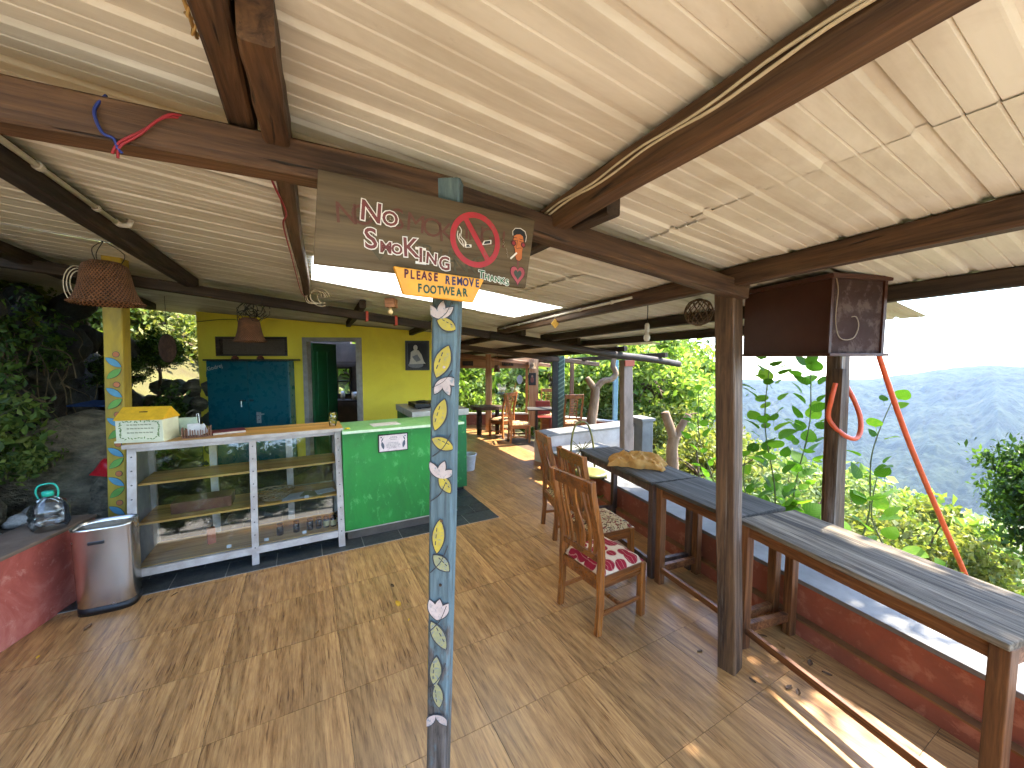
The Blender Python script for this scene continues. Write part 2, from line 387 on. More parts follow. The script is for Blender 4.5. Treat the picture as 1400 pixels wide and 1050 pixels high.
t_ = np.clip((RR - 560) / (1500 - 560), 0, 1); prof = t_ ** 0.85
Zf = -330 + (330 + ridge) * prof - np.maximum(0, RR - 1500) * 0.22
env = np.sin(np.pi * np.clip(t_, 0, 1))
Zf += env * 70 * fbm(MX / 300, MY / 300, 3, 3) - env * 75 * np.abs(fbm(AA * 14 + 0.4 * fbm(MX / 200, MY / 200, 3, 8), RR / 900, 4, 5)) + env * 16 * fbm(MX / 60, MY / 60, 3, 9)
Zf += (9 * np.abs(fbm(MX / 15, MY / 15, 2, 21)) + 9 * np.abs(fbm(MX / 34, MY / 34, 2, 22))) * np.clip(env * 2 + 0.25, 0, 1)
struct(obj('mountain', grid_mesh('mountain', MX, MY, Zf), m_forest('forest_slope', ((12, 22, 13), (27, 40, 22), (50, 60, 33)), (76, 74, 50), 0.57)))
# rocky spur in front of it, falling from the upper side down into the valley
u = np.linspace(0, 1, 240); yv = np.linspace(330, 1000, 220); YY, UU = np.meshgrid(yv, u, indexing='ij')
SX = (-100 + 760 * UU) * (YY / 700); k = np.clip(1 - np.abs(YY - 720) / 390, 0, 1)
crest = np.interp(SX / YY, [-0.2, 0.30, 0.40, 0.47, 0.53, 0.60, 0.68, 0.80, 1.0], [190, 130, 45, -8, -55, -112, -180, -290, -420])
SZ = -430 + (crest + 430) * (k ** 0.75) + k * (34 * fbm(SX / 120, YY / 120, 5, 31) + 7 * fbm(SX / 22, YY / 22, 3, 33) + 3.5 * np.abs(fbm(SX / 8, YY / 8, 2, 35)))
struct(obj('rocky_spur', grid_mesh('rocky_spur', SX, YY, SZ), m_forest('rocky_slope', ((21, 31, 15), (44, 50, 26), (72, 68, 40)), (106, 84, 64), 0.48)))
# valley floor, out to the horizon
vb = MB(); vb.v = [(-2900, -2900, -345), (4100, -2900, -345), (4100, 4100, -345), (-2900, 4100, -345)]; vb.f = [(0, 1, 2, 3)]
struct(vb.build('valley_floor', GRASSY))

# ================================================================== ROOF
roof = thing('shelter_roof', 'low corrugated sheet roof on rough brown timber beams', 'roof')
def m_sheet():
    t = NT('cream_roof_sheet'); oi = t.n('ObjectInfo')
    v = t.coord('Object', (0.10, 1.0, 1.0)); n1 = t.noise(v, 7, 6, 0.65, 0.5)
    v2 = t.coord('Object', (0.5, 1, 1)); n2 = t.noise(v2, 2.2, 6, 0.7, 0.6)
    c = t.ramp(n1, [(0.3, srgb(186, 177, 162)), (0.55, srgb(208, 201, 187)), (0.8, srgb(218, 212, 200))])
    c = t.mix(t.ramp(n2, [(0.45, (0, 0, 0, 1)), (0.72, (0.7, 0.7, 0.7, 1))]), c, srgb(168, 154, 132))
    n3 = t.noise(v2, 26, 4, 0.7)
    c = t.mix(t.ramp(n3, [(0.66, (0, 0, 0, 1)), (0.76, (0.35, 0.35, 0.35, 1))]), c, srgb(120, 104, 84))
    t.principled(c, t.ramp(n1, [(0.3, (0.6,) * 3), (0.7, (0.42,) * 3)]), 0, t.bump(n3, 0.08, 0.002), 0.4); return t.m
SHEET = m_sheet()
def m_skylight():
    t = NT('fibreglass_sheet'); v = t.coord('Object', (0.15, 1, 1)); n = t.noise(v, 8, 5, 0.6)
    c = t.ramp(n, [(0.3, (0.80, 0.77, 0.62, 1)), (0.7, (0.90, 0.88, 0.78, 1))])
    d = t.n('BsdfDiffuse'); tr = t.n('BsdfTranslucent'); t.l(c, d.inputs[0]); t.l(c, tr.inputs[0]); mx = t.n('MixShader'); mx.inputs[0].default_value = 0.85
    t.l(d.outputs[0], mx.inputs[1]); t.l(tr.outputs[0], mx.inputs[2]); t.l(mx.outputs[0], t.out.inputs[0]); return t.m
SKYL = m_skylight()
def zr(q, p): return zroof(q) - 0.03 * max(0.0, p - 3.6)
PROF = []
for k in range(5):
    b = k * 0.2
    PROF += [(b + 0.0, 0.0), (b + 0.046, 0.0), (b + 0.050, 0.0065), (b + 0.054, 0.0), (b + 0.10, 0.0), (b + 0.104, 0.0065), (b + 0.108, 0.0), (b + 0.156, 0.0), (b + 0.164, 0.015), (b + 0.188, 0.015), (b + 0.1955, 0.0005)]
PROF += [(1.0, 0.0), (1.045, 0.0), (1.055, 0.012)]
def sheet(q0, q1, p0, dz, mat=SHEET, name='corrugated_sheet', cut=0.0):
    n = 7; m = MB(); k = len(PROF); c = W(q0, p0, zr(q0, p0))
    j0, j1 = random.uniform(-0.03, 0.03), random.uniform(-0.02, 0.02); ph = random.uniform(0, 6)
    for i in range(n):
        t = i / (n - 1); q = q0 + (q1 - q0) * t
        for a, h in PROF:
            qq = q + (j0 * a if i == 0 else 0) + ((j1 + cut * a) * 1 if i == n - 1 else 0)
            z = zr(qq, p0 + a) - zr(q0, p0) + h + dz + 0.004 * math.sin(q * 2.1 + a * 3 + ph)
            m.v.append((qq - q0, a, z))
    m.f = [(i * k + j, i * k + j + 1, (i + 1) * k + j + 1, (i + 1) * k + j) for i in range(n - 1) for j in range(k - 1)]
    return m.build(name, mat, roof, loc=c, rot=(0, 0, GA))
for i in range(-1, 10):
    p0 = -0.3 + i * 1.0; far = p0 > 3.4
    eave = 2.86 if p0 < -0.5 else (3.56 if p0 < 0.5 else ((4.35 if p0 > 2.5 else 4.05) if not far else 4.75))
    if p0 < -0.5: eave += random.uniform(-0.03, 0.03)
    if abs(p0 - 1.7) < 0.01:
        sheet(-2.45, -0.32, p0, 0.012); sheet(-0.42, 1.92, p0, 0.006, SKYL, 'skylight_sheet'); sheet(1.82, eave, p0, 0.0); continue
    sp = 1.08 + random.uniform(-0.14, 0.16)
    if p0 > 4.5: 
        sheet(-4.6 if p0 < 7.6 else 1.6, 2.2, p0, 0.012); sheet(2.1, eave, p0, 0.0); continue
    sheet(-3.2 if p0 > 2 else -2.45, sp + 0.1, p0, 0.007); sheet(sp, eave, p0, -0.002, cut=0.06 if i == 0 else 0)
# ---- beams: rough sawn, slightly bent
def beam(name, a, b, w, h, mat, parent, wob=0.006, seg=10, round_=False):
    a, b = Vector(a), Vector(b); d = b - a; L = d.length; d.normalize()
    y = Vector((0, 0, 1)).cross(d).normalized(); z = d.cross(y)
    M4 = Matrix((d, y, z)).transposed().to_4x4(); M4.translation = a
    m = MB(); s = random.uniform(0, 100); nn = 12 if round_ else 8
    for i in range(seg + 1):
        t = i / seg; oy = wob * mnoise.noise((t * 3, s, 0)) * 2; oz = wob * mnoise.noise((t * 3, s, 9)) * 2
        kw = 1 + 0.10 * mnoise.noise((t * 4, s, 5)); kh = 1 + 0.08 * mnoise.noise((t * 4, s, 15))
        for j in range(nn):
            if round_:
                an = 2 * math.pi * j / nn; py, pz = math.cos(an) * w / 2, math.sin(an) * h / 2
            else:
                c = 0.007; hw, hh = w / 2, h / 2
                py, pz = [(-hw + c, -hh), (hw - c, -hh), (hw, -hh + c), (hw, hh - c), (hw - c, hh), (-hw + c, hh), (-hw, hh - c), (-hw, -hh + c)][j]
            m.v.append((t * L, oy + py * kw, oz + pz * kh))
    for i in range(seg):
        for j in range(nn): m.f.append((i * nn + j, (i + 1) * nn + j, (i + 1) * nn + (j + 1) % nn, i * nn + (j + 1) % nn))
    m.f += [tuple(range(nn)), tuple(reversed([seg * nn + j for j in range(nn)]))]
    o = m.build(name, mat, parent, smooth=round_); o.matrix_local = M4; return o
def purlin(q0, p0, q1, p1, w=0.075, h=0.09, mat=BEAM, dz=0.0, parent=None):
    a, b = W(q0, p0, zr(q0, p0) - h / 2 - 0.006 + dz), W(q1, p1, zr(q1, p1) - h / 2 - 0.006 + dz)
    return beam('purlin', a, b, w, h, mat, parent or roof)
def rafter(p, q0, q1, z0, z1, w=0.08, h=0.095, mat=BEAM, **kw):
    return beam('rafter', W(q0, p, z0), W(q1, p, z1), w, h, mat, roof, **kw)
purlin(-0.555, -1.42, -0.535, 0.10, 0.062, 0.10)
purlin(-0.470, -0.42, -0.452, 0.09, 0.062, 0.13, dz=-0.002)
purlin(-0.455, 0.02, -0.33, 3.62, 0.06, 0.09)
purlin(0.44, -1.42, 0.52, 0.16, 0.075, 0.10); purlin(0.60, -0.24, 0.60, 1.5, 0.06, 0.09, BEAM_OLD)
purlin(-1.40, -1.42, -1.36, 3.70, 0.09, 0.11, BEAM_OLD)
purlin(1.538, -1.42, 2.12, 3.72, 0.075, 0.10, BEAM); purlin(2.415, -1.42, 2.92, 3.8, 0.075, 0.09, BEAM_OLD)
purlin(3.36, 0.45, 3.62, 3.9, 0.07, 0.085, BEAM_OLD)
for q in (0.2, 1.2): purlin(q, 3.3, q + 0.05, 5.4, 0.07, 0.09, BEAM_OLD)
for q in (2.4, 3.4, 4.4, 5.4): purlin(q, 3.5, q + 0.1, 9.6, 0.07, 0.09, BEAM_OLD)
purlin(-2.5, 2.0, -2.4, 6.5, 0.1, 0.1, BEAM_OLD)
rafter(0.0, -2.4, 0.06, 2.47, 2.465, 0.085, 0.10, wob=0.010); rafter(0.0, 0.02, 1.80, 2.455, 2.280, 0.08, 0.095)
rafter(3.62, -3.2, 2.1, zr(-3.2, 3.6) - 0.14, zr(2.1, 3.6) - 0.15, 0.085, 0.10, BEAM_OLD)
beam('rafter', W(1.9, 3.60, zr(1.9, 3.6) - 0.155), W(5.9, 3.62, zr(5.9, 3.6) - 0.17), 0.115, 0.12, BEAM_OLD, roof, 0.012, 12, True)
for p, q0, q1 in ((5.9, 1.2, 5.9), (8.0, 1.9, 5.9)): rafter(p, q0, q1, zr(q0, p) - 0.14, zr(q1, p) - 0.14, 0.09, 0.10, BEAM if p < 7 else BEAM_PALE)

# ---- posts
def tapered_post(name, base, top, w0, w1, d0, d1, mat, label, group=None, rz=0.0, seg=14, wob=0.004, bev=0.008):
    base, top = Vector(base), Vector(top); t = thing(name, label, 'post', base, rz, group)
    off = (Matrix.Rotation(-rz, 3, 'Z') @ (top - base)); m = MB(); s = random.uniform(0, 50); nn = 8
    for i in range(seg + 1):
        k = i / seg; w = (w0 + (w1 - w0) * k) / 2; d = (d0 + (d1 - d0) * k) / 2
        ox, oy = off.x * k + wob * mnoise.noise((k * 4, s, 0)), off.y * k + wob * mnoise.noise((k * 4, s, 7)); w *= 1 + 0.05 * mnoise.noise((k * 5, s, 3))
        for x, y in ((-w + bev, -d), (w - bev, -d), (w, -d + bev), (w, d - bev), (w - bev, d), (-w + bev, d), (-w, d - bev), (-w, -d + bev)): m.v.append((ox + x, oy + y, off.z * k))
    for i in range(seg):
        for j in range(nn): m.f.append((i * nn + j, i * nn + (j + 1) % nn, (i + 1) * nn + (j + 1) % nn, (i + 1) * nn + j))
    m.f += [tuple(reversed(range(nn))), tuple(seg * nn + j for j in range(nn))]
    m.build('shaft', mat, t); return t
OUT = m_flat('painted_outline', (62, 64, 66)); LEAFY = m_plain('painted_yellow', (186, 164, 52), (160, 142, 54), 0.6, 30, wear=0.42, wearc=(140, 134, 92)); PETAL = m_plain('painted_petal', (196, 178, 166), (172, 154, 144), 0.65, 30, wear=0.42, wearc=(122, 134, 138))
LEAFP = m_plain('worn_pale_yellow', (160, 154, 100), (128, 130, 98), 0.7, 34, wear=0.45, wearc=(112, 120, 118))
def m_bluepost():
    t = NT('worn_blue_paint'); v = t.coord('Object', (1, 1, 0.10)); n = t.noise(v, 42, 6, 0.7, 0.4); n2 = t.noise(t.coord('Object', (1, 1, 0.4)), 16, 6, 0.7)
    c = t.ramp(n, [(0.32, srgb(70, 78, 78)), (0.44, srgb(80, 96, 99)), (0.62, srgb(98, 116, 118)), (0.8, srgb(118, 131, 131))])
    sep = t.n('SeparateXYZ'); t.l(t.coord('Object'), sep.inputs[0])
    low = t.ramp(sep.outputs[2], [(0.25, (0.0, 0, 0, 1)), (1.0, (1, 1, 1, 1))])   # paint gone at the foot
    worn = t.ramp(t.math('ADD', n2, t.math('MULTIPLY', t.math('SUBTRACT', 1.0, low), 0.35)), [(0.585, (0, 0, 0, 1)), (0.7, (1, 1, 1, 1))])
    c = t.mix(worn, c, t.ramp(n, [(0.35, srgb(48, 42, 36)), (0.7, srgb(112, 104, 96))])); t.principled(c, 0.7, 0, t.bump(n, 0.4, 0.004), 0.3); return t.m
bp = tapered_post('painted_post', (-0.290, 1.365, 0), (-0.215, 1.365, 2.50), 0.074, 0.092, 0.07, 0.085, m_bluepost(), 'pale blue post painted with yellow leaves and pink flowers, carrying the signboard', rz=rad(-5))
def lens_shape(L, Wd, n=14, tip=1.0):
    pts = [(L * (i / n - 0.5), Wd / 2 * math.sin(math.pi * i / n) ** 0.8) for i in range(n + 1)]
    return pts + [(x, -y) for x, y in reversed(pts[1:-1])]
def rot2(pts, a, c): return [(c[0] + x * math.cos(a) - y * math.sin(a), c[1] + x * math.sin(a) + y * math.cos(a)) for x, y in pts]
def post_front(k): return -(0.07 + 0.015 * k) / 2
def painted_leaf(parent, x, z, L, Wd, ang, mat, yf, lean=0.0, name='painted_leaf', out=0.005, dashes=True, cx=1.0):
    a = rad(ang); lo, hi = (pxc(z) - 0.0355 - 0.009 * z / 2.5, pxc(z) + 0.0355 + 0.009 * z / 2.5) if parent is bp else (-9, 9)
    o = clipx(MB().poly(rot2(lens_shape(L + out * 2, Wd + out * 2), a, (x, z)), yf - 0.0008, yf + 0.002), lo, hi).build(name, OUT, parent)
    clipx(MB().poly(rot2(lens_shape(L, Wd), a, (x, z)), yf - 0.0016, yf + 0.001), lo, hi).build('fill', mat, o)
    if dashes:
        m = MB()
        for i in (-1, 0, 1): m.poly(rot2([(i * L * 0.2 - L * 0.06, Wd * 0.16), (i * L * 0.2 + L * 0.06, Wd * 0.16), (i * L * 0.2 + L * 0.06, Wd * 0.23), (i * L * 0.2 - L * 0.06, Wd * 0.23)], a, (x, z)), yf - 0.0022, yf)
        m.build('dashes', OUT, o)
def pxc(z): return 0.075 * z / 2.5
def clipx(m, lo, hi): m.v = [(min(hi, max(lo, x)), y, z) for x, y, z in m.v]; return m
def painted_flower(parent, x, z, r, ang, yf, petals=(-42, 0, 42)):
    o = None
    for d in petals:
        a = rad(ang + d); c = (x + math.cos(a) * r * 0.5, z + math.sin(a) * r * 0.5)
        m = clipx(MB().poly(rot2(lens_shape(r + 0.008, r * 0.42 + 0.008), a, c), yf - 0.0008 - 0.00005 * (d + 50) / 50, yf + 0.002), pxc(z) - 0.0355 - 0.009 * z / 2.5, pxc(z) + 0.0355 + 0.009 * z / 2.5)
        p = m.build('painted_petal', OUT, parent)
        clipx(MB().poly(rot2(lens_shape(r, r * 0.42), a, c), yf - 0.0017 - 0.00005 * (d + 50) / 50, yf + 0.001), pxc(z) - 0.0355 - 0.009 * z / 2.5, pxc(z) + 0.0355 + 0.009 * z / 2.5).build('fill', PETAL, p)
def pxc(z): return 0.075 * z / 2.5
def pl(z, dx, L, Wd, ang, mat=LEAFY): 
    painted_leaf(bp, pxc(z) + dx, z, L * 1.18, Wd * 1.2, ang, mat, post_front(z / 2.5) - 0.004)
for z, dx, L, Wd, ang, mat in ((2.015, 0.012, 0.062, 0.032, -28, LEAFY), (1.889, 0.0, 0.098, 0.044, 68, LEAFY), (1.706, -0.006, 0.096, 0.036, 72, LEAFY), (1.605, 0.006, 0.070, 0.034, -24, LEAFY),
    (1.462, 0.016, 0.060, 0.030, -58, LEAFY), (1.273, -0.004, 0.104, 0.034, 84, LEAFY), (1.176, 0.008, 0.066, 0.036, -45, LEAFP), (0.906, 0.002, 0.096, 0.036, -62, LEAFP), (0.768, -0.006, 0.096, 0.034, 86, LEAFP), (0.676, 0.004, 0.076, 0.030, 95, LEAFP)):
    pl(z, dx, L, Wd, ang, mat)
for z, dx, r, ang, pet in ((2.035, -0.014, 0.062, 75, (-38, 0, 55)), (1.832, 0.004, 0.062, -70, (-50, 0, 50)), (1.485, -0.006, 0.062, 70, (-45, 0, 50)), (0.965, -0.004, 0.078, 82, (-28, 0, 28)), (0.60, -0.004, 0.062, -80, (-50, 45))):
    painted_flower(bp, pxc(z) + dx, z, r, ang, post_front(z / 2.5) - 0.0045, pet)
stems = MB()
for zs in ((2.09, 0.028, 2.03, -0.02), (1.86, 0.034, 1.80, -0.034), (1.64, 0.034, 1.56, -0.03), (1.47, 0.02, 1.40, -0.034), (1.24, 0.03, 1.14, -0.03), (1.02, 0.03, 0.92, -0.03), (0.80, 0.03, 0.70, -0.03)):
    a = (pxc(zs[0]) + zs[1], zs[0]); b = (pxc(zs[2]) + zs[3], zs[2]); yf = post_front(zs[0] / 2.5) - 0.0045
    stems.tube(catmull([(a[0], yf, a[1]), ((a[0] + b[0]) / 2 + 0.006, yf, (a[1] + b[1]) / 2 - 0.008), (b[0], yf, b[1])], 5), 0.0022, 5)
stems.build('painted_stem', OUT, bp)
side = MB()
for k in range(9):
    z = 0.75 + k * 0.155; yf = 0
    for pts, m2 in ((lens_shape(0.11, 0.036), LEAFP),):
        P = rot2(pts, rad(80 if k % 2 else 100), (0.002, z)); xs = -(0.074 + 0.018 * z / 2.5) / 2 + pxc(z)
        mm = MB(); n = len(P); mm.add([(xs - 0.0045, u, w) for u, w in P] + [(xs + 0.002, u, w) for u, w in P], [tuple(reversed(range(n))), tuple(range(n, 2 * n))] + [(i, (i + 1) % n, (i + 1) % n + n, i + n) for i in range(n)])
        mm.build('painted_leaf', m_plain('painted_ochre', (150, 124, 44), (112, 96, 44), 0.7, 30) if k == 0 else bpy.data.materials['painted_ochre'], bp)
for z in (1.87, 1.33, 1.095):
    MB().lathe([(0.0, -0.002), (0.006, -0.001), (0.004, 0.003), (0, 0.004)], 8).build('nail_hole', POST_W if z < 1.5 else PETAL, bp, loc=(pxc(z) + 0.006, post_front(z / 2.5) - 0.005, z), rot=(rad(90), 0, 0))

tapered_post('bare_post', (1.345, 2.255, 0), (1.255, 2.265, 2.33), 0.115, 0.12, 0.10, 0.11, POST_W, 'bare brown timber post between the chair and the long tables, hanging basket behind it', rz=rad(38), bev=0.006)
tapered_post('timber_post', (2.46, 2.87, 0.4), (2.42, 2.87, zr(3.0, 0.05) - 0.08), 0.12, 0.12, 0.10, 0.10, POST_W, 'weathered timber post beyond the table, below the hanging brown box', rz=rad(25))
o_ = MB().box((0, 0, 0), (0.05, 0.07, 1.45)).build('splint', POST_W, bpy.data.objects['timber_post'], loc=(-0.085, -0.02, 0.70))
YEL = m_plain('worn_yellow_paint', (188, 160, 44), (156, 130, 40), 0.7, 9, stretch=(1, 1, 0.3), dirt=0.9, dirtc=(104, 90, 44), bump=0.3)
yp = tapered_post('painted_post', (-3.62, 3.46, 0), (-3.50, 3.46, 2.80), 0.135, 0.14, 0.12, 0.12, YEL, 'yellow post painted with blue and green leaves and orange berries, behind the glass showcase', rz=rad(18))
BLU = m_flat('painted_blue', (88, 148, 170)); GRN = m_flat('painted_green', (104, 158, 66)); ORA = m_flat('painted_orange', (190, 110, 60))
for k in range(6):
    z = 1.93 - k * 0.268; c = 0.12 * z / 2.8 * math.cos(rad(18)); yf = -0.064 - 0.12 * z / 2.8 * math.sin(rad(18))
    for dz, dx, ang, mt in ((-0.065, 0.0, -38, BLU), (-0.165, 0.0, 40, GRN)):
        painted_leaf(yp, c + dx, z + dz, 0.135, 0.052, ang, mt, yf, out=0.003, dashes=False)
    o = MB().poly([(c + 0.022 + 0.026 * math.cos(a), z + 0.006 + 0.026 * math.sin(a)) for a in [i * math.pi / 9 for i in range(18)]], yf - 0.0008, yf + 0.002).build('painted_berry', OUT, yp)
    MB().poly([(c + 0.022 + 0.022 * math.cos(a), z + 0.006 + 0.022 * math.sin(a)) for a in [i * math.pi / 9 for i in range(18)]], yf - 0.0016, yf + 0.001).build('fill', ORA, o)

# ---- valley-side parapet and ledge
def m_redwall(name):
    t = NT(name); v = t.coord('Object'); n = t.noise(v, 2.6, 7, 0.7, 0.7); n2 = t.noise(v, 12, 7, 0.75, 0.4); n3 = t.noise(v, 40, 4, 0.6)
    c = t.ramp(n, [(0.3, srgb(128, 58, 47)), (0.5, srgb(158, 78, 64)), (0.72, srgb(184, 112, 96))])
    c = t.mix(t.ramp(n2, [(0.56, (0, 0, 0, 1)), (0.72, (0.75, 0.75, 0.75, 1))]), c, srgb(196, 140, 122))
    t.principled(c, 0.8, 0, t.bump(t.math('ADD', n2, t.math('MULTIPLY', n3, 0.4)), 0.5, 0.008), 0.3); return t.m
REDW = m_redwall('faded_red_limewash'); CONC = m_plain('grey_concrete', (126, 124, 119), (96, 94, 90), 0.75, 3.5, bump=0.3, dirt=0.5, dirtc=(96, 92, 86))
RUST = m_plain('rust_red_wall', (166, 90, 62), (140, 74, 52), 0.8, 4, bump=0.5, dirt=0.6, dirtc=(116, 78, 58), wear=0.42, wearc=(172, 108, 80))
par = thing('parapet', 'low rust red parapet with a grey concrete ledge behind the long tables', 'wall', LED_O, LED_A)
MB().span((-4.0, -0.16, 0), (4.15, 0, 0.355)).build('wall', RUST, par)
MB().span((-4.0, 0.001, 0), (4.15, 0.055, 0.11)).build('footing', RUST, par)
MB().span((-4.0, 0.0, 0.106), (4.14, 0.060, 0.118)).build('footing_edge', m_plain('ochre_edge', (140, 96, 50), (110, 72, 40), 0.7, 5), par)
MB().span((-4.0, -1.12, 0.34), (4.15, 0.012, 0.372)).build('ledge', CONC, par, bevel=0.004)
MB().span((-4.0, -1.10, -0.9), (4.15, -0.165, 0.338)).build('ledge_body', CONC, par)
# unseen pale concrete yard behind the camera, added to bounce sunlight under the roof
struct(MB().span((-4.6, -12.5, -0.05), (3.3, -2.32, -0.006)).build('bounce_yard', m_plain('bounce_yard_concrete', (222, 211, 192), (204, 192, 172), 0.85, 2, bump=0.3), None, loc=(OX, OY, 0), rot=(0, 0, GA)))
# white end wall and block
WHW = m_plain('stained_white_wall', (206, 198, 190), (172, 160, 150), 0.85, 3, bump=0.3, dirt=0.6, dirtc=(140, 116, 100))
ew = thing('end_wall', 'low stained white wall with a grey top, closing the ledge', 'wall', (0.62, 6.72, 0), rad(29))
MB().span((0, 0, -0.6), (2.2, 0.42, 0.52)).build('wall', WHW, ew); MB().span((-0.02, -0.02, 0.52), (2.2, 0.44, 0.56)).build('coping', CONC, ew, bevel=0.006)
blk = thing('concrete_block', 'square grey concrete pier at the corner beyond the forked trunk', 'pier', (2.62, 7.75, 0), rad(20))
MB().span((-0.12, -0.2, -0.8), (0.14, 0.22, 0.66)).build('shaft', CONC, blk, bevel=0.01); MB().span((-0.15, -0.23, 0.66), (0.17, 0.25, 0.71)).build('cap', CONC, blk)
# ---- red wall by the bank
lw = thing('red_wall', 'faded red plastered low wall holding back the bank, bottle on top', 'wall', (-3.19, 1.75, 0), rad(101))
MB().span((-2.2, 0, 0), (1.38, 0.34, 0.585)).build('wall', REDW, lw); MB().span((-2.2, -0.012, 0.585), (1.39, 0.36, 0.615)).build('coping', m_plain('mud_coping', (118, 98, 80), (86, 70, 56), 0.9, 4, bump=0.5, bdist=0.01), lw, bevel=0.008)
# ================================================================== HUT
YW = m_plain('yellow_limewash', (248, 228, 72), (242, 218, 62), 0.75, 2.2, bump=0.2, dirt=0.45, dirtc=(206, 176, 56))
GREYP = m_plain('grey_painted_frame', (168, 162, 152), (138, 132, 122), 0.6, 10, bump=0.2, dirt=0.4)
DARKW = m_plain('dark_brown_wall', (98, 84, 74), (66, 56, 50), 0.9, 3)  # dark brown-grey, mottled at random
BLACK = m_plain('black_paint', (22, 21, 20), (14, 13, 13), 0.45, 12)
HR = rad(5); HO = Vector((-3.0, 6.6, 0))
hut = thing('hut', 'yellow walled kitchen hut with a grey framed doorway', 'building', HO, HR)
def HW(x, y): v = Matrix.Rotation(HR, 3, 'Z') @ Vector((x, y, 0)); return HO + v
def htop(x, y=0.0):
    w = HW(x, y); dx, dy = w.x - OX, w.y - OY; q = dx * CQ + dy * SQ; p = -dx * SQ + dy * CQ; return zr(q, p) - 0.012
def hpanel(m, x0, x1, z0, z1, y0=0.0, y1=0.18): m.poly([(x0, z0), (x1, z0), (x1, z1 if z1 else htop(x1)), (x0, z1 if z1 else htop(x0))], y0, y1)
wl = MB()
hpanel(wl, -2.22, -1.955, 0, None); hpanel(wl, -1.955, -0.80, 0, 1.94); hpanel(wl, -1.955, -0.80, 2.265, None); hpanel(wl, -0.80, -0.545, 0, None); hpanel(wl, -0.545, 0.415, 2.25, None); hpanel(wl, 0.415, 1.88, 0, None)
wl.build('wall', YW, hut)
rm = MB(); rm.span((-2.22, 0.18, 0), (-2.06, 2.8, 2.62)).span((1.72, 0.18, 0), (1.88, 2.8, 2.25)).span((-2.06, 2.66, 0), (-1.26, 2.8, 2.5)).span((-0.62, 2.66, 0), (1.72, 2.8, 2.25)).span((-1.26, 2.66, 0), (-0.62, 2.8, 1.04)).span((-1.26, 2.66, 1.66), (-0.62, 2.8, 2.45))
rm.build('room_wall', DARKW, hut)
fr = MB(); fr.span((-0.55, -0.03, 0), (-0.475, 0.13, 2.19)).span((0.325, -0.03, 0), (0.42, 0.13, 2.19)).span((-0.55, -0.03, 2.19), (0.42, 0.13, 2.255)); fr.build('door_frame', GREYP, hut, bevel=0.004)
GDOOR = m_plain('green_door_paint', (34, 108, 62), (26, 90, 52), 0.4, 5, bump=0.1, dirt=0.3)
dl = MB().span((0, -0.02, 0.01), (0.74, 0.02, 2.17)).build('door', GDOOR, hut, loc=(-0.46, 0.14, 0), rot=(0, 0, rad(80)), bevel=0.003)
for x0, x1 in ((0.10, 0.33), (0.41, 0.64)):
    for z0, z1 in ((0.15, 0.72), (0.86, 2.02)):
        MB().span((x0, -0.032, z0), (x1, -0.0205, z1)).build('door_panel', GDOOR, dl, bevel=0.005)
wf = MB().span((-1.955, 0.02, 1.94), (-1.90, 0.16, 2.265)).span((-0.855, 0.02, 1.94), (-0.80, 0.16, 2.265)).span((-1.90, 0.02, 2.225), (-0.855, 0.16, 2.265)).span((-1.90, 0.02, 1.94), (-0.855, 0.16, 1.97))
win = wf.build('vent_window', m_wood('dark_window_wood', (50, 40, 32), (90, 76, 62), 'x'), hut)
MB().span((-1.90, 0.12, 1.97), (-0.855, 0.126, 2.225)).build('mesh_screen', m_plain('dusty_mesh', (112, 96, 78), (80, 68, 56), 0.8, 60), win)
bw = MB()
for x in (-1.28, -0.965, -0.65): bw.span((x, 2.62, 1.02), (x + 0.045, 2.68, 1.70))
for z in (1.02, 1.34, 1.655): bw.span((-1.24, 2.625, z), (-0.64, 2.675, z + 0.04))
bw.build('back_window', BLACK, hut)
sh = MB().span((-1.7, 2.25, 0.90), (0.3, 2.6, 0.94)).span((-1.7, 2.40, 1.80), (0.3, 2.6, 1.83)).build('kitchen_shelf', m_plain('dark_shelf', (58, 44, 36), None, 0.7), hut)
STEEL = m_plain('stainless_steel', (206, 206, 202), (186, 186, 182), 0.3, 5, bump=0.03, metal=0.55)
for x, z, r, h, nm in ((-1.28, 0.9405, 0.07, 0.16, 'steel_pot'), (-0.98, 0.9405, 0.10, 0.13, 'steel_pot'), (-0.74, 0.9405, 0.05, 0.2, 'steel_jug'), (-0.45, 0.9405, 0.09, 0.18, 'steel_pot'), (-1.1, 1.8305, 0.06, 0.1, 'steel_tin')):
    w = HW(x, 2.42)
    tag(MB().lathe([(r * 0.8, 0), (r, h * 0.3), (r * 0.95, h), (r * 0.85, h), (r * 0.8, h * 0.5)], 14).build(nm, STEEL, None, True, loc=(w.x, w.y, z)), 'steel kitchen pot on the dark shelf inside the doorway', 'pot', 'pots inside the hut')
w = HW(-0.05, 2.36); tag(MB().lathe([(0.22, 0), (0.25, 0.1), (0.24, 0.6), (0.2, 0.62)], 16).build('water_drum', m_flat('blue_plastic', (32, 60, 120)), None, True, loc=(w.x - 0.7, w.y - 1.1, 0)), 'dark blue plastic drum on the floor inside the doorway', 'drum')

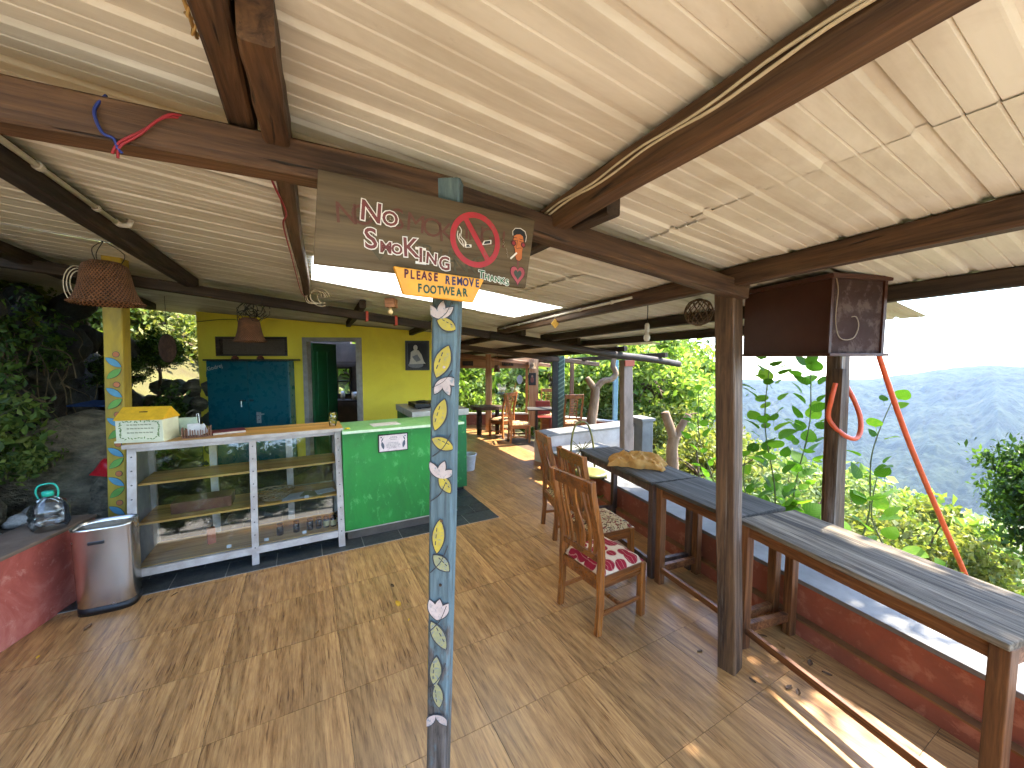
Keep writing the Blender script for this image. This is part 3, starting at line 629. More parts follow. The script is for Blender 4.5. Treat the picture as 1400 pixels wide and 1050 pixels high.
# framed portrait: bald person in pale robes, sitting cross-legged
pt = thing('framed_picture', 'black framed photograph of a seated robed person on the yellow wall', 'picture', HW(1.36, -0.012) + Vector((0, 0, 1.95)), HR)
fm = MB().span((-0.205, -0.02, -0.255), (-0.165, 0.008, 0.255)).span((0.165, -0.02, -0.255), (0.205, 0.008, 0.255)).span((-0.165, -0.02, 0.215), (0.165, 0.008, 0.255)).span((-0.165, -0.02, -0.255), (0.165, 0.008, -0.215)); fm.build('frame', BLACK, pt)
pic = MB().span((-0.165, -0.006, -0.215), (0.165, 0.006, 0.215)).build('photograph', m_flat('photo_black', (24, 24, 34)), pt)
PALE, MIDG = m_flat('photo_pale', (196, 190, 180)), m_flat('photo_grey', (120, 122, 130))
blob = lambda cx, cz, rx, rz_, n=16: [(cx + rx * math.cos(2 * math.pi * i / n), cz + rz_ * math.sin(2 * math.pi * i / n)) for i in range(n)]
MB().poly(blob(-0.03, -0.165, 0.13, 0.05), -0.0072, -0.006).build('print', MIDG, pic); MB().poly([(-0.11, 0.06), (-0.05, 0.10), (0.02, 0.09), (0.07, 0.02), (0.11, -0.10), (0.14, -0.14), (-0.14, -0.15), (-0.12, -0.06)], -0.0082, -0.0071).build('print', PALE, pic)
MB().poly(blob(-0.03, 0.135, 0.036, 0.048), -0.0092, -0.0081).build('print', PALE, pic); MB().poly([(-0.09, -0.02), (0.0, 0.02), (0.06, -0.08), (-0.02, -0.11)], -0.0092, -0.0083).build('print', MIDG, pic)

# steel cupboard
TEAL = m_plain('teal_enamel', (16, 90, 100), (12, 78, 88), 0.3, 2, bump=0.03)
cw = HW(-1.335, -0.10); cb = thing('steel_cupboard', 'teal steel cupboard with double doors against the yellow wall', 'cupboard', cw, HR)
MB().span((-0.64, -0.10, 0.05), (0.64, 0.09, 1.86)).build('body', TEAL, cb, bevel=0.01)
for s in (-1, 1):
    d = MB().span((min(s * 0.003, s * 0.625), -0.116, 0.10), (max(s * 0.003, s * 0.625), -0.1005, 1.845)).build('door', TEAL, cb, bevel=0.004)
    for z in (0.3, 1.6): MB().tube([(s * 0.63, -0.112, z), (s * 0.63, -0.112, z + 0.09)], 0.006, 6).build('hinge', TEAL, d)
MB().span((-0.66, -0.14, 1.862), (0.74, 0.095, 1.888)).build('top_board', m_wood('top_board_wood', (52, 42, 32), (96, 80, 62), 'x'), cb)
h1 = MB().span((-0.13, -0.142, 1.20), (-0.045, -0.118, 1.225)).build('latch', BLACK, cb); MB().tube([(-0.10, -0.145, 1.205), (-0.10, -0.15, 1.15), (-0.095, -0.15, 1.11)], 0.009, 6).build('keys', STEEL, h1)
MB().span((0.02, -0.13, 1.20), (0.075, -0.118, 1.23)).build('lock_plate', BLACK, cb)
hd = MB().span((0.12, -0.132, 0.84), (0.185, -0.118, 1.02)).build('handle_plate', STEEL, cb); MB().tube([(0.148, -0.13, 0.985), (0.148, -0.17, 0.985), (0.26, -0.175, 0.995)], 0.012, 8).build('handle', STEEL, hd)
for x in (-0.28, 0.14):
    tag(MB().lathe([(0.05, 0), (0.055, 0.02), (0.03, 0.05), (0.01, 0.06)], 12).build('clay_bowl', m_flat('clay', (134, 74, 54)), None, True, loc=cw + Vector((x, 0.02, 1.8885))), 'small upturned clay bowl on top of the teal cupboard', 'bowl', 'bowls on the cupboard')

# ------------------------------------------------------------------ lettering
def letters(parent, txt, x, z, size, mat, yf, rot=0.0, bold=0.0, depth=0.0006, name='letter', sx=1.0):
    cu = bpy.data.curves.new('txt', 'FONT'); cu.body = txt; cu.size = size; cu.offset = bold; cu.extrude = depth; cu.align_x = 'CENTER'; cu.align_y = 'CENTER'; cu.resolution_u = 3
    o = bpy.data.objects.new('txt', cu); COL.objects.link(o); dg = bpy.context.evaluated_depsgraph_get(); me = bpy.data.meshes.new_from_object(o.evaluated_get(dg))
    bpy.data.objects.remove(o); bpy.data.curves.remove(cu)
    me.name = name; me.materials.clear()
    return obj(name, me, mat, parent, (x, yf, z), (rad(90), rad(-rot), 0), (sx, 1, 1))
letters(cb, 'Godrej', -0.50, 1.755, 0.085, m_flat('logo_cream', (200, 196, 176)), -0.1175, 14, 0.001, name='logo')

# ================================================================== SHOWCASE
WOODF = m_plain('white_painted_frame', (190, 182, 172), (160, 150, 140), 0.6, 9, bump=0.25, dirt=0.55, dirtc=(128, 112, 96)); PLY = m_wood('pale_ply', (204, 148, 70), (236, 188, 108), 'x', 0.45, 0.7, 0.05)
SCREW = m_plain('screw_metal', (96, 92, 88), None, 0.4, metal=0.8); GLASS = m_glass('dusty_glass', haze=0.09)
SO = W(-1.72, 2.80); sc = thing('glass_showcase', 'glass fronted showcase with three ply shelves and a white frame', 'showcase', SO, GA)
SL, SD, SH, LEAN = 1.63, 0.62, 1.165, 0.17
yf_ = lambda z: LEAN * z / SH
def fpost(x, w, name='front_post'):
    m = MB(); d = 0.035; m.add([(x - w / 2, yf_(0), 0), (x + w / 2, yf_(0), 0), (x + w / 2, yf_(0) + d, 0), (x - w / 2, yf_(0) + d, 0), (x - w / 2, yf_(SH), SH), (x + w / 2, yf_(SH), SH), (x + w / 2, yf_(SH) + d, SH), (x - w / 2, yf_(SH) + d, SH)], [(3, 2, 1, 0), (4, 5, 6, 7), (0, 1, 5, 4), (1, 2, 6, 5), (2, 3, 7, 6), (3, 0, 4, 7)])
    o = m.build(name, WOODF, sc, bevel=0.003)
    for k in range(9):
        z = 0.16 + k * 0.115; MB().lathe([(0.0, 0.0), (0.006, 0.0), (0.006, 0.004), (0.0, 0.005)], 8).build('screw', SCREW, o, loc=(x, yf_(z) - 0.001, z), rot=(rad(90), 0, 0))
for x, w in ((0.03, 0.06), (0.87, 0.055), (SL - 0.03, 0.06)): fpost(x, w)
for x in (0.03, 0.5, 1.15, SL - 0.03): MB().span((x - 0.03, SD - 0.04, 0), (x + 0.03, SD, SH)).build('back_post', WOODF, sc)
rl = lambda z0, z1, nm: MB().add([(0.061, yf_(z0) - 0.004, z0), (SL - 0.061, yf_(z0) - 0.004, z0), (SL - 0.061, yf_(z0) + 0.034, z0), (0.061, yf_(z0) + 0.034, z0), (0.061, yf_(z1) - 0.004, z1), (SL - 0.061, yf_(z1) - 0.004, z1), (SL - 0.061, yf_(z1) + 0.034, z1), (0.061, yf_(z1) + 0.034, z1)], [(3, 2, 1, 0), (4, 5, 6, 7), (0, 1, 5, 4), (1, 2, 6, 5), (2, 3, 7, 6), (3, 0, 4, 7)]).build(nm, WOODF, sc, bevel=0.003)
rl(0.105, 0.165, 'bottom_rail'); rl(1.12, 1.166, 'top_rail')
for z in (0.150, 0.50, 0.825): MB().span((0.055, yf_(z) + 0.052, z), (SL - 0.055, SD - 0.045, z + 0.018)).build('shelf', PLY, sc)
MB().poly([(0, 0), (1, 0), (1, 1), (0, 1)], 0, 1)
sd = MB(); 
for x0, x1 in ((0.004, 0.020), (SL - 0.020, SL - 0.004)):
    sd = MB(); sd.add([(x0, 0.036, 0.10), (x1, 0.036, 0.10), (x1, SD - 0.042, 0.10), (x0, SD - 0.042, 0.10), (x0, yf_(SH) + 0.036, SH), (x1, yf_(SH) + 0.036, SH), (x1, SD - 0.042, SH), (x0, SD - 0.042, SH)], [(3, 2, 1, 0), (4, 5, 6, 7), (0, 1, 5, 4), (1, 2, 6, 5), (2, 3, 7, 6), (3, 0, 4, 7)]); sd.build('side_panel', m_plain('scuffed_white_board', (188, 186, 186), (150, 148, 150), 0.6, 5, dirt=0.6, dirtc=(110, 108, 110)) if x0 < 1 else WOODF, sc)
MB().span((-0.02, LEAN - 0.015, SH + 0.001), (SL + 0.02, SD + 0.02, SH + 0.022)).build('top', PLY, sc); MB().span((-0.022, LEAN - 0.028, SH - 0.012), (SL + 0.022, LEAN - 0.0155, SH + 0.0215)).build('top_edge', WOODF, sc)
for x0, x1 in ((0.062, 0.841), (0.899, SL - 0.062)):
    z0, z1 = 0.167, 1.118; m = MB(); m.add([(x0, yf_(z0) + 0.012, z0), (x1, yf_(z0) + 0.012, z0), (x1, yf_(z1) + 0.012, z1), (x0, yf_(z1) + 0.012, z1)], [(0, 1, 2, 3)]); m.build('glass_pane', GLASS, sc)
def SP(x, y, z): return SO + Vector((x * CQ - y * SQ, x * SQ + y * CQ, z))
# jars on the bottom shelf
JG = m_plain('dark_jar', (40, 26, 20), (28, 18, 14), 0.15, 5, bump=0); LIDB = m_flat('black_lid', (28, 26, 26), 0.35); PAP = m_flat('paper_label', (206, 190, 140)); JG2 = m_plain('red_jar', (120, 48, 30), None, 0.2, 5, bump=0)
for i, (x, y, kind) in enumerate(((1.06, 0.20, 0), (1.20, 0.20, 0), (1.32, 0.19, 0), (1.40, 0.19, 0), (1.47, 0.18, 1), (1.535, 0.17, 1), (1.575, 0.24, 2))):
    t = thing('jar', ('small dark jar with black lid on the showcase bottom shelf', 'dark jar with a cream label on the showcase bottom shelf', 'reddish jar at the end of the showcase bottom shelf')[kind], 'jar', SP(x, y, 0.1685), GA, 'jars in the showcase' )
    if kind == 2: del t['group']
    MB().lathe([(0.026, 0), (0.029, 0.006), (0.029, 0.085), (0.022, 0.094)], 14).build('glass', JG2 if kind == 2 else JG, t, True); MB().lathe([(0.026, 0.094), (0.026, 0.112), (0.024, 0.114)], 14).build('lid', LIDB, t, True)
    if kind: MB().lathe([(0.0297, 0.018), (0.0297, 0.07)], 14, caps=False).build('label_sticker', PAP, t, True)
def wicker(name, prof, n, mat_, parent=None, holes=False, r=0.004, rings=8, sx=1.0):
    """open basketwork: crossing diagonal canes on a turned profile"""
    m = MB(); P = [Vector((a, 0, b)) for a, b in prof]; C = catmull(P, 6); k = len(C)
    for j in range(n):
        for s in (-1, 1):
            pts = []
            for i, c in enumerate(C):
                a = 2 * math.pi * j / n + s * i / k * 2.2; pts.append((c.x * math.cos(a) * sx, c.x * math.sin(a), c.z))
            m.tube(pts, r, 5)
    for i in (0, k - 1): m.tube([(C[i].x * math.cos(a) * sx, C[i].x * math.sin(a), C[i].z) for a in [2 * math.pi * q / 24 for q in range(25)]], r * 1.6, 6)
    return m
CANE = m_plain('cane', (150, 126, 96), (112, 88, 62), 0.6, 20)
tag(wicker('bread_basket', [(0.07, 0.004), (0.10, 0.03), (0.135, 0.085)], 14, CANE, sx=1.3, r=0.004).build('bread_basket', CANE, None, True, loc=SP(1.02, 0.26, 0.5185), rot=(0, 0, GA)), 'open woven cane basket on the showcase middle shelf', 'basket')
WHITE_P = m_flat('white_paper', (206, 206, 202))
for i, (x, y, a, wd, ht, z) in enumerate(((1.22, 0.24, 6, 0.28, 0.19, 0.5185), (1.36, 0.23, -18, 0.21, 0.16, 0.523), (1.47, 0.24, 10, 0.17, 0.13, 0.5275))): tag(MB().box((0, 0, 0.002), (wd, ht, 0.004)).build('paper_sheet', (WHITE_P, m_flat('olive_paper', (140, 136, 96)), WHITE_P)[i], None, loc=SP(x, y, z), rot=(0, 0, GA + rad(a))), ('large white paper sheet lying on the showcase middle shelf', 'olive paper leaflet lying over the white sheet in the showcase', 'small white leaflet on top of the olive leaflet in the showcase')[i], 'paper')
tag(MB().span((-0.22, -0.11, 0), (0.22, 0.11, 0.10)).build('red_brown_box', m_plain('red_brown_card', (98, 42, 30), (76, 32, 24), 0.6), None, loc=SP(0.46, 0.34, 0.5185), rot=(0, 0, GA), bevel=0.004), 'long red brown box on the showcase middle shelf', 'box')
tag(MB().span((-0.03, -0.03, 0), (0.03, 0.03, 0.14)).build('spice_carton', m_flat('orange_card', (168, 84, 52)), None, loc=SP(0.50, 0.32, 0.1685), rot=(0, 0, GA + 0.3)), 'narrow orange carton on the showcase bottom shelf', 'carton')
for i, (x, y, z) in enumerate(((0.66, 0.12, 0.1685), (0.95, 0.11, 0.1685), (1.30, 0.13, 0.5185), (1.27, 0.115, 0.1685))): tag(MB().add([(-0.018, 0, 0), (0.018, 0, 0), (0.018, 0.012, 0.024), (-0.018, 0.012, 0.024), (0.018, 0.024, 0), (-0.018, 0.024, 0)], [(0, 1, 2, 3), (3, 2, 4, 5), (0, 3, 5), (1, 4, 2)]).build('price_card', WHITE_P, None, loc=SP(x, y, z), rot=(0, 0, GA)), 'tiny folded white price card standing on a showcase shelf', 'card', 'price cards in the showcase')

# donation box like a little house
dbx = thing('donation_box', 'pale painted house-shaped donation box with a yellow roof on the showcase', 'box', SP(0.10, 0.34, SH + 0.0225), GA - rad(16))
CREAM = m_plain('cream_painted_wood', (214, 212, 176), (198, 194, 160), 0.6, 10)
MB().span((-0.17, -0.11, 0), (0.17, 0.11, 0.195)).build('body', CREAM, dbx, bevel=0.003)
MB().span((-0.18, -0.118, 0), (0.18, 0.118, 0.014)).build('base_board', CREAM, dbx)
YR = m_flat('yellow_roof_paint', (226, 172, 28)); rf = MB().add([(-0.18, -0.125, 0.19), (0.18, -0.125, 0.19), (0.18, 0.125, 0.19), (-0.18, 0.125, 0.19), (-0.18, 0, 0.295), (0.18, 0, 0.295)], [(3, 2, 1, 0), (0, 1, 5, 4), (2, 3, 4, 5), (1, 2, 5), (3, 0, 4)]).build('roof', YR, dbx, bevel=0.004)
MB().box((0, -0.052, 0.2525), (0.06, 0.008, 0.003), Matrix.Rotation(rad(40), 3, 'X')).build('coin_slot', BLACK, rf)
VINE = m_flat('painted_vine', (104, 134, 70)); TXT = m_flat('painted_script', (150, 152, 118)); vm = MB(); random.seed(3)
for k in range(46):
    a = k / 46 * 2 * math.pi; x, z = 0.138 * max(-1, min(1, 1.25 * math.cos(a))), 0.105 + 0.072 * max(-1, min(1, 1.25 * math.sin(a)))
    vm.poly(rot2(lens_shape(0.022, 0.008, 5), random.uniform(0, 6), (x + random.uniform(-.006, .006), z + random.uniform(-.006, .006))), -0.1114, -0.110)
vm.build('painted_vine', VINE, dbx)
for i, z in enumerate((0.15, 0.118, 0.082)): 
    m = MB(); x = -0.09
    while x < 0.09: w = random.uniform(0.012, 0.03); m.poly([(x, z - 0.004), (x + w, z - 0.005), (x + w, z + 0.004), (x, z + 0.006)], -0.1114, -0.110); x += w + 0.006
    m.build('painted_script', TXT, dbx)
random.seed(21)
ntk = thing('twig_tray', 'small twig-sided tray with napkins on the showcase', 'tray', SP(0.44, 0.30, SH + 0.0225), GA + rad(8)); TWIG = m_plain('twig', (128, 86, 62), (92, 60, 44), 0.7, 20)
MB().span((-0.10, -0.06, 0), (0.10, 0.06, 0.008)).build('tray_base', TWIG, ntk)
for s in range(44):
    k = s / 44 * 4; e = int(k); f = (k - e) * 2 - 1; x, y = ((f * 0.1, -0.06), (0.1, f * 0.06), (-f * 0.1, 0.06), (-0.1, -f * 0.06))[e]
    MB().tube([(x, y, 0), (x + random.uniform(-.003, .003), y, 0.075 + random.uniform(-.012, .02))], 0.0042, 5).build('twig', TWIG, ntk)
MB().box((-0.02, 0.0, 0.07), (0.09, 0.012, 0.11), Matrix.Rotation(rad(14), 3, 'X')).box((0.03, 0.02, 0.06), (0.08, 0.01, 0.09), Matrix.Rotation(rad(-20), 3, 'Y')).build('napkin', WHITE_P, ntk)
nst = thing('notepad', 'pale green card pad leaning behind the twig tray', 'pad', SP(0.345, 0.42, SH + 0.0225), GA - rad(10))
MB().box((0, 0, 0.085), (0.17, 0.02, 0.17), Matrix.Rotation(rad(12), 3, 'X')).build('cover', m_flat('pale_green_card', (188, 204, 178)), nst); MB().tube([(0.07, 0.01, 0.155), (0.075, 0.012, 0.195), (0.088, 0.012, 0.20), (0.092, 0.012, 0.17), (0.10, 0.0, 0.02)], 0.0035, 6).build('wire_loop', STEEL, nst)
bk = thing('ledger', 'maroon covered ledger lying on the showcase', 'book', SP(0.66, 0.40, SH + 0.0225), GA + rad(12)); MB().span((-0.13, -0.09, 0), (0.13, 0.09, 0.003)).span((-0.13, -0.09, 0.021), (0.13, 0.09, 0.024)).build('cover', m_flat('maroon_cloth', (120, 52, 56)), bk); MB().span((-0.122, -0.087, 0.003), (0.127, 0.087, 0.021)).build('pages', m_flat('page_edges', (204, 192, 170)), bk)
vs = thing('glass_vase', 'small clear glass vase of yellow flowers beside the green counter', 'vase', SP(1.565, 0.30, SH + 0.0225)); MB().lathe([(0.030, 0), (0.038, 0.03), (0.042, 0.09), (0.036, 0.14), (0.030, 0.15)], 16, caps=False).build('glass', m_glass('vase_glass', haze=0.12), vs, True)
m = MB()
for k in range(26): m.lathe([(0.0, -0.008), (0.012, 0), (0.0, 0.008)], 6, (random.uniform(-.022, .022), random.uniform(-.022, .022), 0.03 + k * 0.0042))
m.build('flowers', m_flat('yellow_flower', (220, 196, 40)), vs)

# ================================================================== GREEN COUNTER
def m_green(name, c, c2):
    return m_plain(name, c, c2, 0.5, 5.0, stretch=(1, 1, 0.6), bump=0.35, dirt=0.7, dirtc=(34, 96, 42), wear=0.40, wearc=(76, 158, 80))
GP = m_green('green_board', (40, 140, 54), (32, 126, 48)); GP2 = m_green('dark_green_board', (30, 118, 62), (22, 100, 52)); GTOP = m_plain('pale_green_top', (140, 190, 120), (112, 170, 100), 0.5, 5, dirt=0.3, dirtc=(90, 150, 84))
CO = W(-0.085, 2.88); gc = thing('green_counter', 'bright green painted counter with a framed notice', 'counter', CO, GA)
MB().span((0, 0.0, 0.12), (1.22, 0.54, 1.135)).build('body', GP, gc, bevel=0.006); MB().span((0.03, 0.05, 0.009), (1.17, 0.50, 0.12)).build('plinth', m_plain('worn_plinth', (110, 96, 80), None, 0.8), gc)
MB().span((-0.0, -0.035, 1.1355), (1.30, 0.60, 1.165)).build('top', GTOP, gc, bevel=0.004); MB().span((0.0, -0.040, 1.139), (1.302, -0.0352, 1.1655)).build('top_edge', m_plain('pale_edge', (214, 226, 200), (180, 204, 168), 0.6, 20), gc)
MB().span((0.0, -0.006, 0.112), (1.22, -0.0005, 0.122)).build('edge_strip', WOODF, gc)
def CP(x, y, z): return CO + Vector((x * CQ - y * SQ, x * SQ + y * CQ, z))
nt = thing('framed_notice', 'small pink and white framed notice with peacocks on the green counter', 'notice', CP(0.50, -0.012, 1.0), GA)
MB().span((-0.155, -0.003, -0.095), (0.155, 0.011, 0.095)).build('frame', BLACK, nt, bevel=0.003); nb = MB().span((-0.145, -0.0045, -0.085), (0.145, -0.0028, 0.085)).build('notice_sheet', m_flat('pinkish_white', (224, 208, 204)), nt)
INK = m_flat('grey_ink', (110, 104, 108)); PEA = m_flat('peacock_ink', (84, 92, 104))
for s in (-1, 1):
    MB().poly(rot2(lens_shape(0.085, 0.03), rad(90 - s * 12), (s * 0.11, -0.02)), -0.0056, -0.0046).poly(rot2(lens_shape(0.05, 0.012), rad(90 + s * 25), (s * 0.115, 0.04)), -0.0056, -0.0046).poly(blob(s * 0.125, 0.066, 0.008, 0.008, 8), -0.0056, -0.0046).build('peacock_print', PEA, nb)
m = MB()
for z, x0, x1 in ((0.062, -0.035, 0.03), (0.05, -0.045, 0.04), (0.035, -0.03, 0.025), (0.0, -0.06, 0.05), (-0.014, -0.07, 0.07), (-0.028, -0.075, 0.075), (-0.042, -0.07, 0.06), (-0.056, -0.045, 0.03)):
    x = x0
    while x < x1: w = random.uniform(0.008, 0.02); m.poly([(x, z - 0.0022), (x + w, z - 0.0022), (x + w, z + 0.0025), (x, z + 0.0025)], -0.0056, -0.0046); x += w + 0.004
m.build('notice_print', INK, nb)
tag(MB().span((-0.15, -0.10, 0), (0.15, 0.10, 0.003)).build('paper_sheet', m_flat('cream_paper', (222, 214, 204)), None, loc=CP(0.46, 0.22, 1.1665), rot=(0, 0, GA + rad(4))), 'cream paper sheet lying on the green counter', 'paper')
tag(MB().lathe([(0.0, 0), (0.028, 0.004), (0.02, 0.014), (0, 0.018)], 10).build('marigold', m_flat('marigold', (224, 190, 30)), None, True, loc=CP(0.06, 0.10, 1.166)), 'yellow flower head lying where the counter meets the showcase', 'flower')
c2 = thing('green_cabinet', 'tall dark green cabinet beyond the bright green counter', 'cabinet', W(0.86, 3.78), GA); MB().span((0, 0, 0.06), (0.76, 1.0, 1.10)).build('body', GP2, c2, bevel=0.006); MB().span((0.04, 0.04, 0.004), (0.72, 0.96, 0.06)).build('plinth', BLACK, c2)
MB().span((-0.02, -0.02, 1.10), (0.79, 1.0, 1.19)).build('top', m_plain('grey_white_top', (190, 188, 180), None, 0.5), c2, bevel=0.006)
st = thing('gas_stove', 'black gas stove on top of the dark green cabinet', 'stove', W(1.24, 4.2, 1.1905), GA); MB().span((-0.3, -0.22, 0.02), (0.3, 0.2, 0.075)).span((-0.25, -0.18, 0), (-0.2, -0.13, 0.02)).span((0.2, 0.1, 0), (0.25, 0.15, 0.02)).span((-0.25, 0.1, 0), (-0.2, 0.15, 0.02)).span((0.2, -0.18, 0), (0.25, -0.13, 0.02)).build('body', BLACK, st, bevel=0.006)
for x in (-0.15, 0.15): MB().lathe([(0.08, 0.076), (0.09, 0.09), (0.05, 0.10), (0.0, 0.10)], 14).build('burner', BLACK, st, True, loc=(x, 0, 0))
bkt = thing('white_bucket', 'white plastic bucket on the floor behind the green cabinet', 'bucket', W(2.02, 4.72), 0); MB().lathe([(0.10, 0), (0.105, 0.01), (0.135, 0.26), (0.145, 0.265), (0.145, 0.28), (0.13, 0.28), (0.10, 0.02)], 20).build('pail', m_flat('white_plastic', (206, 210, 214), 0.4), bkt, True); MB().tube([(0.14 * math.cos(a), -0.03, 0.25 - 0.10 * math.sin(a)) for a in [i * math.pi / 10 for i in range(11)]], 0.003, 5).build('handle', STEEL, bkt)

# ================================================================== SIGNS
SGO = W(0, -0.082); BOARD = m_wood('weathered_board', (78, 62, 38), (110, 90, 58), 'x', 0.75, 0.9, 0.25, wear=0.05, wearc=(96, 78, 50))
sg = thing('signboard', 'weathered brown board painted NO SMOKING with a red prohibition ring', 'sign', SGO, GA)
MB().poly([(-0.377, 2.167), (0.316, 2.158), (0.356, 2.408), (-0.357, 2.428)], -0.008, 0.010).build('board', BOARD, sg, bevel=0.002)
F0 = -0.0084
FADE = m_plain('faded_letters', (84, 44, 30), (90, 56, 36), 0.8, 40, wear=0.3, wearc=(104, 82, 54)); FADE2 = m_plain('faded_dark_letters', (62, 56, 36), (78, 66, 42), 0.8, 40, wear=0.3, wearc=(104, 82, 54))
for ch, x, z, s in (('N', -0.287, 2.316, 0.085), ('O', -0.243, 2.319, 0.085), ('S', -0.141, 2.324, 0.09), ('M', -0.086, 2.322, 0.08), ('O', -0.032, 2.316, 0.085), ('K', 0.013, 2.308, 0.085), ('I', 0.085, 2.325, 0.08), ('N', 0.12, 2.322, 0.08), ('G', 0.163, 2.316, 0.085), ('!', 0.224, 2.315, 0.085)):
    letters(sg, ch, x, z, s, FADE, F0, random.uniform(-6, 6), name='faded_letter')
for ch, x, z in (('T', -0.065, 2.235), ('H', -0.025, 2.228), ('A', 0.028, 2.226), ('N', 0.062, 2.212), ('K', 0.10, 2.212), ('S', 0.135, 2.22)): letters(sg, ch, x, z, 0.075, FADE2, F0 - 0.0002, random.uniform(-8, 8), name='faded_letter')
MB().poly([(-0.222, 2.226), (-0.172, 2.229), (-0.197, 2.196)], F0 - 0.0006, F0 + 0.002).build('faded_diamond', FADE2, sg)
CHALK = m_plain('white_paint', (226, 220, 206), (206, 196, 180), 0.7, 40, wear=0.37, wearc=(150, 124, 90)); BROWNP = m_plain('brown_letter_paint', (112, 46, 34), (92, 40, 30), 0.6, 40)
REDP = m_plain('red_sign_paint', (168, 34, 38), (146, 30, 34), 0.6, 14, wear=0.40, wearc=(132, 62, 50))
for ch, x, z, s, sx in (('N', -0.219, 2.332, 0.083, 1.0), ('O', -0.164, 2.322, 0.060, 1.0), ('S', -0.222, 2.254, 0.084, 1.0), ('M', -0.179, 2.235, 0.048, 1.0), ('O', -0.146, 2.234, 0.042, 1.0), ('K', -0.104, 2.243, 0.082, 0.95), ('I', -0.072, 2.225, 0.062, 1.0), ('N', -0.037, 2.219, 0.050, 1.0), ('G', 0.006, 2.208, 0.060, 0.9)):
    a = random.uniform(-5, 5); L = letters(sg, ch, x, z, s, CHALK, F0 - 0.0010, a, 0.0042, sx=sx); letters(L, ch, 0, 0, s, BROWNP, 0, 0, 0.0012, name='fill').matrix_local = Matrix.Translation((0, 0, 0.0009))
    m = MB()
    for k in range(5): m.lathe([(0, 0), (0.0011, 0), (0.0, 0.0016)], 5, (random.uniform(-0.2, 0.2) * s, random.uniform(-0.28, 0.28) * s, 0.0008))
    m.build('dots', CHALK, L)
if True:   # serif bars of the I
    for z in (2.247, 2.203): MB().span((-0.089, F0 - 0.0016, z - 0.004), (-0.055, F0 - 0.0005, z + 0.004)).build('letter_serif', CHALK, sg)
cx, cz, R1, R0 = 0.118, 2.301, 0.0915, 0.073; n = 48; rg = MB()
for i in range(n):
    a = 2 * math.pi * i / n; rg.v += [(cx + R1 * math.cos(a), F0 - 0.0012, cz + R1 * math.sin(a)), (cx + R0 * math.cos(a), F0 - 0.0012, cz + R0 * math.sin(a)), (cx + R1 * math.cos(a), F0, cz + R1 * math.sin(a)), (cx + R0 * math.cos(a), F0, cz + R0 * math.sin(a))]
for i in range(n):
    j = (i + 1) % n; rg.f += [(4 * i, 4 * i + 1, 4 * j + 1, 4 * j), (4 * i, 4 * j, 4 * j + 2, 4 * i + 2), (4 * i + 1, 4 * i + 3, 4 * j + 3, 4 * j + 1)]
ring = rg.build('prohibition_ring', REDP, sg)
MB().poly([(cx - 0.045, cz + 0.062), (cx - 0.028, cz + 0.069), (cx + 0.052, cz - 0.056), (cx + 0.036, cz - 0.065)], F0 - 0.0011, F0).build('slash', REDP, ring)
cg = MB().poly([(0.080, 2.271), (0.102, 2.275), (0.102, 2.284), (0.080, 2.282)], F0 - 0.0008, F0).poly([(0.140, 2.288), (0.176, 2.296), (0.176, 2.310), (0.148, 2.303)], F0 - 0.0008, F0).build('painted_cigarette', CHALK, sg); MB().poly([(0.083, 2.2735), (0.098, 2.276), (0.092, 2.282), (0.083, 2.280)], F0 - 0.0014, F0 - 0.0006).poly([(0.147, 2.2915), (0.172, 2.2975), (0.172, 2.307), (0.152, 2.302)], F0 - 0.0014, F0 - 0.0006).build('fill', BLACK, cg)
sm = MB()
for pts in ([(0.076, 2.272), (0.060, 2.288), (0.052, 2.305), (0.054, 2.322)], [(0.078, 2.276), (0.078, 2.292), (0.064, 2.306), (0.066, 2.326), (0.058, 2.338)], [(0.074, 2.274), (0.068, 2.292), (0.058, 2.30), (0.060, 2.314)], [(0.080, 2.278), (0.082, 2.288), (0.072, 2.298)]): sm.tube([(x, F0 - 0.0006, z) for x, z in [(v.x, v.z) for v in catmull([(a, 0, b) for a, b in pts], 5)]], 0.0013, 5)
sm.build('painted_smoke', CHALK, sg)
# the smoking man and the heart
SKN = m_flat('orange_skin_paint', (190, 104, 48)); DRK = m_flat('dark_red_line', (74, 24, 22))
fpts = [(0.266, 2.336), (0.272, 2.342), (0.29, 2.346), (0.303, 2.342), (0.306, 2.326), (0.303, 2.304), (0.299, 2.288), (0.298, 2.262), (0.288, 2.252), (0.277, 2.254), (0.272, 2.264), (0.270, 2.290), (0.265, 2.304), (0.264, 2.322)]
fo = MB().poly([(0.286 + (x - 0.286) * 1.10, 2.30 + (z - 2.30) * 1.04) for x, z in fpts], F0 - 0.0006, F0).build('painted_face', DRK, sg)
MB().poly(fpts, F0 - 0.0012, F0 - 0.0003).build('fill', SKN, fo)
hair = MB().poly([(0.264, 2.336), (0.262, 2.352), (0.272, 2.362), (0.292, 2.364), (0.308, 2.357), (0.314, 2.342), (0.311, 2.326), (0.305, 2.322), (0.302, 2.340), (0.288, 2.348), (0.274, 2.342)], F0 - 0.0018, F0 - 0.0008).build('painted_hair', BLACK, fo)
MB().tube([(x, F0 - 0.0016, z) for x, z in [(0.261, 2.338), (0.260, 2.352), (0.270, 2.364), (0.292, 2.367), (0.311, 2.359), (0.317, 2.342), (0.313, 2.322)]], 0.0012, 5).build('hair_outline', CHALK, hair)
ey = MB(); er = MB()
for x, z in ((0.264, 2.311), (0.3035, 2.310)): er.poly(blob(x, z, 0.010, 0.010, 12), F0 - 0.0022, F0 - 0.0010); ey.poly(blob(x, z, 0.0062, 0.0062, 10), F0 - 0.0028, F0 - 0.002)
er.build('painted_ear', DRK, fo); ey.build('painted_ear_ring', m_flat('pink_red_paint', (150, 44, 50)), fo)
ln = MB()
